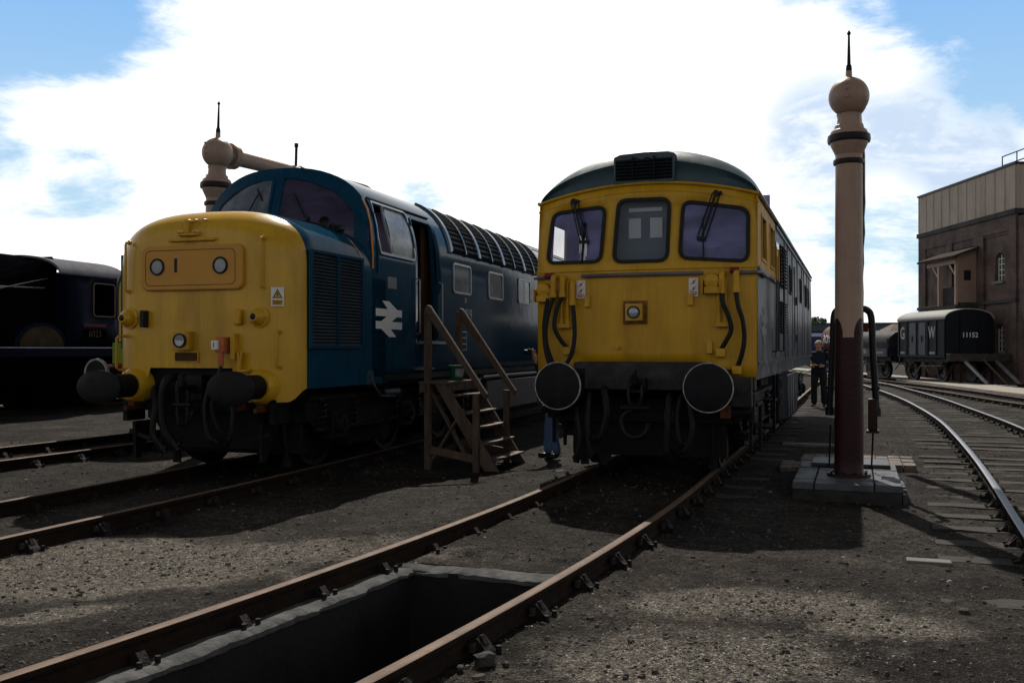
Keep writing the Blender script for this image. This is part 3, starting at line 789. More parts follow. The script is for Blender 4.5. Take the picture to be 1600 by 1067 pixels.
MB().box(-1.2,1.2,2.9,20.2,1.15,1.2).box(-1.25,1.25,20.2,20.3,1.15,3.4).build('floor', INT, body)
m = MB(); m.box(-1.1,1.1,5.35,5.4,1.2,3.42); m.box(.2,.25,4.95,5.35,1.2,3.6); m.build('cab_bulkhead', INT, body)
MB().box(1.05,1.09,4.9,5.3,1.62,3.4).tube([(1.12,5.0,1.75),(1.2,5.0,2.3),(1.2,5.0,3.0)],.012,6).build('door', mat('brown_door_edge',(.09,.05,.03),.5,var=.3), body)
m = MB(); ringstrip(m, offs(CWH,.035), CWH, lambda a,b:dmap(a,b,-.02), lambda a,b:dmap(a,b,.018)); m.build('window_frame', ALU, body)
m = MB(); m.panel([(3.22,s_of(2.80)),(4.0,s_of(2.80)),(4.0,s_of(3.47)),(3.22,s_of(3.47))],[],lambda a,b:dmap(a,b,-.012),.1); sw = m.build('cab_side_window', glass('frosted_window_glass',(.2,.22,.24),.88,.25), body)
m = MB(); ringstrip(m, [(3.2,s_of(2.80)),(3.26,s_of(2.80)),(3.26,s_of(3.47)),(3.2,s_of(3.47))],[(3.21,s_of(2.81)),(3.25,s_of(2.81)),(3.25,s_of(3.46)),(3.21,s_of(3.46))],lambda a,b:dmap(a,b,-.02),lambda a,b:dmap(a,b,.012)); m.build('window_bar', ALU, sw)
m = MB(); ringstrip(m, offs(DOORH,.03), DOORH, lambda a,b:dmap(a,b,-.05), lambda a,b:dmap(a,b,.012)); m.build('door_frame', BLUE, body)
for yy in (4.06,4.98):
    MB().tube([dmap(yy,s_of(1.7),.0),dmap(yy,s_of(1.72),.06),dmap(yy,s_of(2.5),.06),dmap(yy,s_of(2.52),0)],.014,8).build('handrail', ALU, body)
MB().box(1.3,1.48,4.15,4.95,1.56,1.6).build('door_step', STEEL, body); MB().box(1.28,1.45,4.0,4.5,1.18,1.2).build('door_step', STEEL, body)
# gutter over the cab side and along the body
m = MB(); m.tube([dmap(y_,s_of(3.53),.012) for y_ in (2.55,3,3.5,4,4.5,5.0)],.016,6); m.tube([dmap(2.48,s_of(z_),.012) for z_ in (2.5,2.7,2.9,3.1,3.3,3.5)],.014,6); m.build('rain_gutter', BLUE, body)
m = MB(); m.tube([dmap(YC+.02,s_of(z_),.006) for z_ in (2.55,2.75,2.95,3.15,3.35,3.5)],.013,6); m.build('orange_lining', ORGP, body)
# cab front with windscreens
CFN = []
for k in range(33):
    x = HW-2*HW*k/32; CFN.append((x*.999, dz(x)-.002))
def scr(sg):
    pts = [(.075,3.08),(1.06,2.86),(1.13,2.95)]
    top = [(1.10,3.28),(.95,3.49),(.75,3.63),(.5,3.735),(.25,3.79),(.11,3.795),(.075,3.76)]
    q = pts+top
    q = [(sg*a,b) for a,b in q]
    return q if sg > 0 else q[::-1]
m = MB(); m.panel([(-HW+.001,2.4)]+[(HW-.001,2.4)]+CFN[0:], [scr(1),scr(-1)], lambda x,z:(x,yf(x,z),z), step=.12)
cf = m.build('cab_front', BLUE, DL, smooth=50)
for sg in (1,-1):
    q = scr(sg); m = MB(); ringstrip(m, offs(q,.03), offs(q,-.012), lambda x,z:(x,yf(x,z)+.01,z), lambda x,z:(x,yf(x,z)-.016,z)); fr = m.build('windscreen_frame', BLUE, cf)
    m = MB(); m.panel(q,[],lambda x,z:(x,yf(x,z)+.006,z),.12); m.build('windscreen', glass('screen_glass_violet',(.065,.055,.11),.6) if sg > 0 else glass('screen_glass_sky_grey',(.17,.2,.25),.7), cf)  # left pane painted paler, standing in for sky seen in the glass
MB().box(-1.0,1.0,3.9,3.95,2.4,3.5).build('inner_wall', INTP, cf)
for x0,x1,z1 in ((.52,.30,3.52),(-.42,-.26,3.6)):
    z0 = 3.22 if x0 > 0 else 3.3
    m = MB(); m.tube([(x0,yf(x0,z0)-.04,z0-.06),(x0*.8+x1*.2,yf(x0,z0)-.05,z0+.02),(x1,yf(x1,z1)-.035,z1)],.011,6); m.cyl((x0,yf(x0,z0)+.02,z0-.06),(x0,yf(x0,z0)-.07,z0-.06),.025,n=8)
    m.beam((x1+.06,yf(x1,z1)-.03,z1-.13),(x1-.03,yf(x1,z1)-.03,z1+.06),.012,.025); m.build('wiper', IRON, cf)
# nose
NW, NZ, NH, NN, NR, YFN = 1.29, 2.42, .73, 2.85, .48, .62
def NY(x): return YFN+NR-sqrt(max(0,NR*NR-max(0,abs(x)-(NW-NR))**2))
def nzb(y): return .87+.15*sst(y,.74,.95)
def nw(y): return NW+.045*sst(y,.95,2.3)
def nout(d, y):
    w_ = nw(y)-d; h = NH-.64*d; p = [(w_,nzb(y))]
    for k in range(1,7): p.append((w_,nzb(y)+(NZ-nzb(y))*k/6))
    for k in range(1,32):
        a = pi*k/32; c_ = cos(a); p.append((w_*(1 if c_ > 0 else -1)*abs(c_)**(2/NN), NZ+h*sin(a)**(2/NN)))
    for k in range(6,-1,-1): p.append((-w_,nzb(y)+(NZ-nzb(y))*k/6))
    return p
rings = []; ys = []
for k in range(15):
    th_ = pi/2*k/14; ys.append((YFN+NR*(1-cos(th_)), NR*(1-sin(th_))))
c_ = 1-(.95-YFN)/NR; ys.append((.95, NR*(1-sqrt(1-c_*c_)))); ys.sort()
i95 = [round(a,4) for a,b in ys].index(.95)
ys += [(1.14,0),(1.3,0),(1.7,0),(2.1,0),(2.5,0),(3.0,0)]
for y,d in ys: rings.append([(x,y,z) for x,z in nout(d,y)])
m = MB()
m.loft(rings[:i95+1], False, (False,False), 0); m.loft(rings[i95:], False, (False,False), 1)
fo = nout(NR,YFN)
outer = [(.60,.87),(fo[0][0],.87)]+fo[1:-1]+[(fo[-1][0],.87),(-.74,.87),(-.64,1.26),(.48,1.26)]
m.panel(outer,[],lambda x,z:(x,YFN,z),.16)
nose = m.build('nose', [YEL,BLUE], DL, smooth=42, merge=True)
MB().box(-1.0,1.0,.72,.78,.75,1.6).build('buffer_beam', BLK, DL)
# headcode panel
def FR(u,w_,o=0): return (u,YFN-o,w_)
HB = rrect(-.73,.65,2.17,2.70,.09)
m = MB(); m.prism([(x,z) for x,z in HB],'y',YFN-.055,YFN+.01); hp = m.build('headcode_panel', YORG, nose, bevel=.018)
m = MB(); ringstrip(m, rrect(-.67,.56,2.225,2.645,.07), rrect(-.662,.552,2.233,2.637,.065), lambda a,b:(a,YFN-.05,b), lambda a,b:(a,YFN-.0565,b)); m.build('panel_seam', mat('dark_seam_line',(.12,.06,.02),.7), hp)  # thin raised dark brown line round the panel face
for x in (-.50,.36):
    m = MB(); m.lathe([(.062,YFN-.05),(.1,YFN-.05),(.102,YFN-.062),(.096,YFN-.072),(.08,YFN-.072),(.08,YFN-.06)],(x,0,2.45),'y',28); lm = m.build('headcode_lamp', IRON, hp)
    MB().lathe([(0,YFN-.068),(.05,YFN-.0665),(.081,YFN-.06)],(x,0,2.45),'y',28).build('lamp_lens', mat('opal_lamp_lens',(.36,.37,.38),.35,var=.1) if x < 0 else MATS['opal_lamp_lens'], lm)
text_mb('1',.215,lambda a,b:(-.245+a,YFN-.0575,2.455+b),IRON,'digit',hp,sx=1.0,bold=.009)
MB().box(-.36,.27,YFN-.05,YFN+.01,2.745,2.78).build('panel_hood', YEL2, nose, bevel=.01)
m = MB(); m.box(-.15,-.09,YFN-.03,YFN+.12,2.84,3.0); m.box(-.23,.05,YFN-.05,YFN+.02,2.81,2.84)
for x in (-.21,-.17,.0,.04): m.cyl((x,YFN-.06,2.85),(x,YFN-.03,2.85),.018,n=8)
m.build('lamp_bracket', YEL2, nose, bevel=.006)
m = MB()
for x in (-.12,-.02,.1): m.cyl((x,YFN+.05,3.0),(x,YFN+.0,2.99),.014,n=8)
m.build('nose_bolt', YEL2, nose)
def rail_v(x, z0, z1, o=.06, r=.014):
    return MB().tube([(x,NY(x)+.02,z0),(x,NY(x)-o*.8,z0+.005),(x,NY(x)-o,z0+.03),(x,NY(x)-o,z1-.03),(x,NY(x)-o*.8,z1-.005),(x,NY(x)+.02,z1)],r,8).cyl((x,NY(x)+.01,z0),(x,NY(x)-.012,z0),.03,n=10).cyl((x,NY(x)+.01,z1),(x,NY(x)-.012,z1),.03,n=10)
for x,z0,z1,o in ((.885,2.19,2.76,.06),(-.955,2.17,2.76,.07),(1.06,1.27,1.68,.06),(-1.0,1.23,1.64,.19)):
    rail_v(x,z0,z1,o).build('handrail', YEL2, nose)
for x in (.845,-.93):
    m = MB(); m.lathe([(.125,YFN+.09),(.125,YFN-.02),(.1,YFN-.03),(.085,YFN-.09),(.08,YFN-.1),(.055,YFN-.14),(.05,YFN-.15)],(x,0,1.85),'y',24)
    for k in range(6): m.cyl((x+.108*cos(k*pi/3),YFN-.02,1.85+.108*sin(k*pi/3)),(x+.108*cos(k*pi/3),YFN-.034,1.85+.108*sin(k*pi/3)),.011,n=6)
    ml = m.build('marker_light', YEL, nose, smooth=50); MB().lathe([(0,YFN-.158),(.03,YFN-.155),(.045,YFN-.145)],(x,0,1.85),'y',16).build('lens', IRON, ml)
MB().box(.53,.63,YFN-.07,YFN,1.76,1.94).build('junction_box', YEL2, nose, bevel=.02); MB().box(-.72,-.66,YFN-.1,YFN,1.74,1.94).build('junction_box', IRON, nose, bevel=.01)
m = MB(); m.box(-.26,-.04,YFN-.1,YFN,1.47,1.69); 
for a in (-.24,-.06):
    for b in (1.49,1.67): m.cyl((a,YFN-.1,b),(a,YFN-.112,b),.01,n=6)
hl = m.build('headlight', YEL, nose, bevel=.012); MB().lathe([(0,YFN-.112),(.04,YFN-.115),(.06,YFN-.122),(.068,YFN-.12),(.07,YFN-.1)],(-.15,0,1.58),'y',28).build('lens', LENS, hl)
MB().lathe([(.068,YFN-.1),(.085,YFN-.1),(.085,YFN-.13),(.068,YFN-.13)],(-.15,0,1.58),'y',28,caps=False).build('lens_rim', IRON, hl)
m = MB(); ringstrip(m, rrect(-.3,.04,1.325,1.455,.02), rrect(-.285,.025,1.34,1.44,.015), lambda a,b:(a,YFN+.0,b), lambda a,b:(a,YFN-.02,b)); m.build('slot_frame', YEL2, nose)
MB().box(-.285,.025,YFN-.006,YFN-.002,1.34,1.44).build('slot', mat('slot_shade_brown',(.06,.03,.012),.8), nose)  # flat dark plate painted as the shade of a recessed slot
m = MB(); m.box(.36,.47,YFN-.16,YFN,1.44,1.62); m.cyl((.42,YFN-.13,1.44),(.42,YFN-.13,1.28),.035,n=10); m.box(.33,.41,YFN-.2,YFN-.14,1.47,1.58,1); js = m.build('jumper_socket', [mat('faded_orange_paint',(.42,.13,.045),.55,var=.25,vscale=8),WHT], nose, bevel=.01)
text_mb('1',.09,lambda a,b:(.37+a,YFN-.203,1.525+b),IRON,'digit',js)
hose([(.42,YFN-.13,1.28),(.41,YFN-.2,1.1),(.36,YFN-.22,.8),(.42,YFN-.16,.55),(.5,YFN-.05,.5)],.022,js,'cable',fit=False)
m = MB(); m.box(.51,.57,YFN-.09,YFN,1.36,1.66); m.tube([(.66,YFN-.08,1.46),(.64,YFN-.08,1.36),(.63,YFN-.08,1.24)],.016,6); m.box(.6,.75,YFN-.1,YFN,1.22,1.25); m.box(.6,.63,YFN-.09,YFN,1.25,1.45); m.build('pipe_bracket', YEL2, nose, bevel=.006)
# high voltage plate
sg_ = MB().box(1.0,1.145,YFN-.01,YFN-.002,1.965,2.185).build('warning_sign', WHT, nose) if False else None
SX = .955
sg_ = MB().box(SX,SX+.145,YFN-.012,YFN-.002,1.97,2.19).build('warning_sign', WHT, nose)
m = MB(); m.prism([(SX+.015,2.065),(SX+.13,2.065),(SX+.0725,2.17)],'y',YFN-.0145,YFN-.0125); m.build('sign_triangle', IRON, sg_)
m = MB(); m.prism([(SX+.031,2.074),(SX+.114,2.074),(SX+.0725,2.152)],'y',YFN-.017,YFN-.0148); m.box(SX+.015,SX+.13,YFN-.0145,YFN-.0125,1.985,2.045); m.build('sign_panel', YEL, sg_)
m = MB(); m.prism([(SX+.077,2.138),(SX+.058,2.105),(SX+.07,2.105),(SX+.066,2.08),(SX+.088,2.114),(SX+.075,2.114)],'y',YFN-.019,YFN-.0172)
for k,(a,b) in enumerate(((.02,.125),(.03,.115))): m.box(SX+a,SX+b,YFN-.0165,YFN-.0147,2.022-.022*k,2.032-.022*k)
m.build('sign_symbol', IRON, sg_)
pv = Vector((SX+.0725,YFN,2.08)); sg_.matrix_basis = Matrix.Translation(pv+Vector((.02,NY(SX+.0725)-YFN-.004,0))) @ Matrix.Rotation(radians(24),4,'Z') @ Matrix.Translation(-pv)
# buffers
def oval_buffer(x, par):
    m = MB(); m.lathe([(.215,YFN+.14),(.20,YFN-.05),(.165,YFN-.10)],(x,0,1.05),'y',28)
    bf = m.build('buffer', YEL, par, smooth=45)
    MB().lathe([(.14,YFN-.1),(.14,.3),(.105,.28),(.105,.1),(.09,.03)],(x,0,1.05),'y',24).build('buffer_shank', BLK, bf, smooth=45)
    MB().lathe([(0,.04),(.27,.04),(.30,.025),(.30,.002),(.26,-.012),(.14,-.02),(0,-.023)],(x,0,1.05),'y',40,sy=.64).build('buffer_head', BUFF, bf, smooth=30)
for x in (-.864,.864): oval_buffer(x, DL)
# nose side grilles
for sx in (1,-1):
    def NS(y,z,o=0): return (sx*(nw(y)+o),y,z)
    m = MB(); m.add([NS(.97,1.5,.004),NS(2.22,1.5,.004),NS(2.22,2.62,.004),NS(.97,2.66,.004)],[(0,1,2,3) if sx > 0 else (3,2,1,0)])
    gr = m.build('nose_grille', IRON, nose)
    m = MB(); n_ = 27
    for half in ((1.0,1.565),(1.625,2.19)):
        for k in range(n_):
            z0 = 1.53+1.08*k/n_; a = [NS(half[0],z0,.036),NS(half[1],z0,.036),NS(half[1],z0+.026,.008),NS(half[0],z0+.026,.008),NS(half[0],z0+.002,.006),NS(half[1],z0+.002,.006)]
            m.add(a,[(0,1,2,3),(0,1,5,4)])
    m.build('louvre', mat('dark_grille_paint',(.04,.06,.08),.35,var=.3) if sx > 0 else MATS['dark_grille_paint'], gr)
    m = MB()
    for y0,y1,z0,z1 in ((.95,2.24,2.615,2.65),(.95,2.24,1.49,1.525),(.95,.99,1.525,2.615),(2.2,2.24,1.525,2.615),(1.575,1.615,1.525,2.615)):
        m.add([NS(y0,z0,0),NS(y1,z0,0),NS(y1,z1,0),NS(y0,z1,0),NS(y0,z0,.04),NS(y1,z0,.04),NS(y1,z1,.04),NS(y0,z1,.04)],[(4,5,6,7),(0,1,5,4),(1,2,6,5),(2,3,7,6),(3,0,4,7)])
    m.build('grille_frame', BLUE, gr)
# horn on nose shoulder
m = MB(); m.lathe([(.02,.28),(.022,.12),(.035,.05),(.06,.01),(.085,0),(.075,.012),(.03,.03)],(0,0,0),'y',20)
m.v = [(a*1+.93,b+2.0,c_+3.1) for a,b,c_ in m.v]; m.cyl((.93,2.2,3.1),(.96,2.2,2.93),.02,n=8); m.cyl((1.02,2.2,3.05),(1.06,2.2,2.85),.02,n=8); m.lathe([(.03,0),(.05,.02),(.05,.12),(.03,.14)],(1.05,2.12,3.04),'y',12); m.build('horn', IRON, nose)
m = MB(); m.tube([(x,2.23+.1*abs(x),3.2-.16*x*x) for x in (-.9,-.6,-.3,0,.3,.6,.9)],.02,6)
for x in (-.5,.1,.55): m.cyl((x,2.2,3.24-.12*x*x),(x,2.26,3.24-.12*x*x),.035,n=8)
m.build('wiper_linkage', IRON, nose)
m = MB(); m.tube([(1.08,2.2,2.96),(1.2,2.22,2.87),(1.285,2.25,2.75),(1.325,2.3,2.62)],.012,6); m.build('orange_lining', ORGP, nose)
# roof grilles
G0, G1 = 5.55, 11.2
sa, sb = s_of(3.06), s_of(3.84)
m = MB(); m.panel([(G0,sa),(G1,sa),(G1,sb),(G0,sb)],[],lambda a,b:dmap(a,b,.008),.12); rg = m.build('roof_grille', MATS['black_underframe'], body)
m = MB()
for k in range(11):
    s0 = sa+(sb-sa)*(k+.2)/11; s1 = s0+.045
    m.add([dmap(G0,s0,.012),dmap(G1,s0,.012),dmap(G1,s1,.024),dmap(G0,s1,.024),dmap(G0,s1-.01,.012),dmap(G1,s1-.01,.012)],[(0,1,2,3),(3,2,5,4)])
m.build('louvre', mat('black_grille_slat',(.006,.007,.008),.8,var=.3,spec=.02), rg)
for k in range(9):
    y = G0+(G1-G0)*k/8; wd = .065 if k%2 == 0 else .022
    m = MB(); n_ = 12; rr_ = []
    for j in range(n_+1):
        s_ = sa-.02+(sb-sa+.04)*j/n_; rr_.append([dmap(y-wd,s_,0),dmap(y-wd*.8,s_,.036),dmap(y+wd*.8,s_,.036),dmap(y+wd,s_,0)])
    m.loft(rr_); m.build('grille_rib', BLUEG, rg, smooth=50)
m = MB(); m.add([dmap(G0-.06,sa-.03,.02),dmap(G1+.06,sa-.03,.02),dmap(G1+.06,sa,.07),dmap(G0-.06,sa,.07)],[(0,1,2,3)]); m.build('grille_sill', BLUE, rg)
m = MB()
for y0,y1 in ((6.2,8.2),(8.35,10.6),(10.75,13.0),(13.2,15.5),(15.7,17.5)):
    for e0,o0,sh in ((0,.012,.86),(.2,.024,.9)):
        sA = STOT*sh if False else s_of(3.72 if e0 == 0 else 3.8); rr_ = []
        for q_,oo in ((y0+e0,-.02),(y0+e0+.01,o0),(y1-e0-.01,o0),(y1-e0,-.02)): rr_.append([dmap(q_,sA+(2*STOT-2*sA)*j/16,oo) for j in range(17)])
        m.loft(rr_, False, (False,False))
m.build('roof_hatch', BLUEW, body, bevel=.03)
m = MB()
for (y,x) in ((3.4,.3),(3.6,.3),(4.4,.2)): m.cyl((x,y,3.9),(x,y,3.99),.03,n=8)
m.build('roof_lug', IRON, body)
# body side windows
for y0,y1 in ((5.62,6.42),(7.42,8.22),(9.3,10.1)):
    q = rrect(y0,y1,s_of(2.43),s_of(2.86),.04)
    m = MB(); ringstrip(m, offs(q,.035), q, lambda a,b:dmap(a,b,0), lambda a,b:dmap(a,b,.02)); f = m.build('window_frame', ALU, body)
    m = MB(); m.panel(q,[],lambda a,b:dmap(a,b,.006),.2); m.build('window_pane', glass('engine_room_glass',(.05,.055,.06),.9,.12) if y0 < 6 else bpy.data.materials['engine_room_glass'], f)
    m = MB(); m.add([dmap((y0+y1)/2-.015,s_of(2.43),.012),dmap((y0+y1)/2+.015,s_of(2.43),.012),dmap((y0+y1)/2+.015,s_of(2.86),.012),dmap((y0+y1)/2-.015,s_of(2.86),.012)],[(0,1,2,3)])
    if y0 > 9: m.build('window_bar', ALU, f)
# double arrow emblem
def arrow(par, fn, k):
    m = MB()
    polys = [[(178,790),(322,790),(322,830),(178,830)],[(178,857),(322,857),(322,897),(178,897)],[(212,748),(250,748),(294,790),(242,790)],[(236,830),(292,830),(262,857),(206,857)],[(206,897),(258,897),(290,939),(250,939)]]
    for p_ in polys:
        a = [fn((u-250)*k,-(v-843)*k,.004) for u,v in p_]; m.add(a,[(3,2,1,0)])
    return m.build('double_arrow_emblem', LOGO, par, smooth=0)
arrow(body, lambda u,v,o:(HW+o,3.1+u*1.0,1.895+v*.425), .00345*1.75)
def SIDE(y0,z0): return lambda a,b:(HW+.004,y0+a,z0+b)
text_mb('55 019',.26,SIDE(6.2,2.06),LOGO,'number',body,sx=.9)
text_mb('D',.12,SIDE(6.2,2.3),LOGO,'small_letter',body)
m = MB()
for k in range(4): m.add([(HW+.004,5.85,1.78-.1*k),(HW+.004,6.25,1.78-.1*k),(HW+.004,6.25,1.765-.1*k),(HW+.004,5.85,1.765-.1*k)],[(3,2,1,0)])
for y in (5.85,6.235): m.add([(HW+.0045,y,1.48),(HW+.0045,y+.015,1.48),(HW+.0045,y+.015,1.78),(HW+.0045,y,1.78)],[(0,1,2,3)])
m.build('data_panel', LOGO, body)
m = MB(); m.add([(HW+.004,3.05,2.32),(HW+.004,3.35,2.32),(HW+.004,3.35,2.48),(HW+.004,3.05,2.48)],[(0,1,2,3)]); m.build('builders_plate', BLUEW, body)
m = MB(); m.box(1.28,1.36,2.9,20.2,1.05,1.13); m.box(-1.36,-1.28,2.9,20.2,1.05,1.13); m.box(-1.25,1.25,2.5,20.2,.98,1.08); m.build('sole_bar', BLK, DL)
MB().box(1.31,1.35,2.4,2.58,1.02,1.2).tube([(1.36,2.45,1.15),(1.4,2.5,1.0),(1.4,2.7,.86),(1.38,3.2,.83)],.015,6).build('air_pipe', BLUEG, DL)
bogie(DL, 4.1, (-2.15,0,2.15), 1.08, wr=.545); bogie(DL, 16.4, (-2.15,0,2.15), 1.08, wr=.545)
for y0,y1,zz in ((3.0,3.5,.86),(4.9,5.5,.86)): MB().cyl((1.24,y0,zz),(1.24,y1,zz),.1,n=18).cyl((1.24,y1,zz),(1.24,y1+.06,zz),.05,n=10).build('brake_cylinder', BLKG, DL)
m = MB(); m.box(-1.25,1.25,7.6,13.0,.32,.92); m.build('fuel_tank', BLUEW, DL, bevel=.03)
MB().cyl((1.27,7.2,.99),(1.27,13.2,.99),.05,n=12).build('tank_pipe', ALU, DL)
# drawgear and hoses on the nose end
m = MB(); m.box(-.12,.12,.55,.75,.9,1.18); m.tube([(0,.6,1.02),(0,.42,1.02),(0,.34,1.08),(0,.33,1.16),(0,.4,1.2)],[.05,.05,.045,.035,.02],8)
for k,z in enumerate((.93,.74)): m.tube([(-.06,.36,z+.08),(-.07,.36,z),(-.05,.36,z-.12),(.05,.36,z-.12),(.07,.36,z),(.06,.36,z+.08)],.022,6)
m.cyl((-.12,.36,.84),(.12,.36,.84),.03,n=8); m.build('coupling_hook', BLKG, DL)
for pts,r in (([(-.3,.68,1.15),(-.32,.5,1.12),(-.36,.45,.9),(-.33,.46,.55),(-.22,.5,.38)],.045),([(-.55,.68,1.05),(-.5,.5,1.0),(-.42,.42,.8),(-.45,.42,.5),(-.36,.45,.35)],.035),([(.28,.68,1.12),(.28,.52,1.08),(.24,.44,.85),(.27,.45,.5),(.33,.5,.42)],.032),([(.55,.7,1.0),(.56,.52,.95),(.6,.46,.75),(.56,.48,.5),(.48,.52,.42)],.03),([(-.15,.68,1.1),(-.16,.5,1.1),(-.12,.45,.8),(-.05,.46,.6),(.05,.5,.75)],.028)): hose(pts,r,DL)
m = MB()
for x,z in ((.62,.86),(.86,.84),(-.9,.84)): m.box(x-.045,x+.045,.6,.72,z-.08,z+.03); m.cyl((x,.62,z-.06),(x,.5,z-.06),.03,n=8)
m.build('air_cock', mat('rusty_orange_cock',(.11,.035,.014),.6,var=.5,vscale=10), DL)
m = MB()
for sx in (-1,1):
    m.box(sx*1.0-.03,sx*1.0+.03,.62,.95,.62,.9); m.prism([(.6,.62),(.95,.62),(.7,.18),(.62,.18)],'x',sx*.86-.02,sx*.86+.02)
    m.beam((sx*.95,.66,.5),(sx*.62,.62,.42),.05,.05)
m.build('rail_guard', BLK, DL)
m = MB(); m.box(-.72,.72,.9,1.3,.28,.98); m.box(-1.0,1.0,1.3,1.45,.2,.98); m.box(-.6,.6,1.45,8,.22,.6); m.box(-.98,.98,2.6,3.5,.2,.6); m.build('front_bracket', BLK, DL, bevel=.02)
# ------------------------------------------------------------------ grey locomotive with flat yellow cab end
GL = thing('diesel_locomotive','weathered grey blue diesel locomotive with a flat yellow three window cab end','locomotive',(-.02,0,0))
W3 = 1.33; ZC = 3.27
def f33(x,z): return .56+.11*(x/W3)**2+(.12*(z-2.42) if z > 2.42 else 0)
def arc33(x): return 3.47-.145*(x/1.2)**2
def F3(x,z,o=0): return (x, f33(x,z)-o, z)
WL = rquad([(-1.19,2.55),(-.51,2.54),(-.47,3.20),(-1.13,3.15)],.1)
WM = rquad([(-.33,2.53),(.30,2.53),(.31,3.255),(-.29,3.265)],.1)
WR = rquad([(.46,2.555),(1.215,2.50),(1.215,3.10),(.49,3.215)],.1)
out = [(-1.32,1.16),(-.80,1.16),(-.80,1.33),(.77,1.33),(.77,1.16),(1.325,1.16),(1.33,2.42)]+[(1.33-2.66*k/24, arc33(1.33-2.66*k/24)) for k in range(25)]+[(-1.33,2.42)]
m = MB(); m.panel(out,[WL,WM,WR],lambda x,z:F3(x,z),step=.14)
cab = m.build('cab_front', YEL2, GL, smooth=40, solid=.03)
# roof skin
def rz(x): return ZC+.655*max(0,1-(min(abs(x),W3)/W3)**1.95)**(1/1.95)
YR = 1.15
def roofpt(x, y, yend=14.9):
    def one(yy):
        if yy >= YR: return rz(x)
        t = max(0,min(1,(YR-yy)/(YR-.62))); k = 1-(1-sqrt(max(0,1-t**2.1)))**1.0
        k = sqrt(max(0,1-t**2.4)); return min(rz(x),arc33(x))+(max(rz(x),arc33(x))-min(rz(x),arc33(x)))*k
    return min(one(y), one(yend+.62-y))
m = MB(); rings = []; xs = [W3*sin(pi/2*(k-20)/20) for k in range(41)]
ysr = [.0,.03,.08,.15,.25,.4,.6,.8,1.0,1.2,1.38]
yy = [.62+q for q in ysr]+[2.5+k*.5 for k in range(21)]+[14.9-q for q in ysr[::-1]]
for q in yy: rings.append([(x, q+(.09*(x/W3)**2 if q < 2 else 0)+(.1 if q < .7 else 0), roofpt(x,q)) for x in xs])
m.loft(rings, False, (False,False)); roof = m.build('roof', ROOF, GL, smooth=50)
m = MB()
for dz_,ex in ((-.005,.035),(-.105,.02)):
    m.tube([(x, f33(x,arc33(x))-ex*.4, arc33(x)+dz_) for x in [1.34-2.68*k/24 for k in range(25)]], ex*.5, 6)
m.build('eaves_moulding', YEL2, cab)
m = MB(); m.tube([F3(x,2.425,.004) for x in [1.33-2.66*k/16 for k in range(17)]],.008,6); m.build('waist_beading', YEL2, cab)
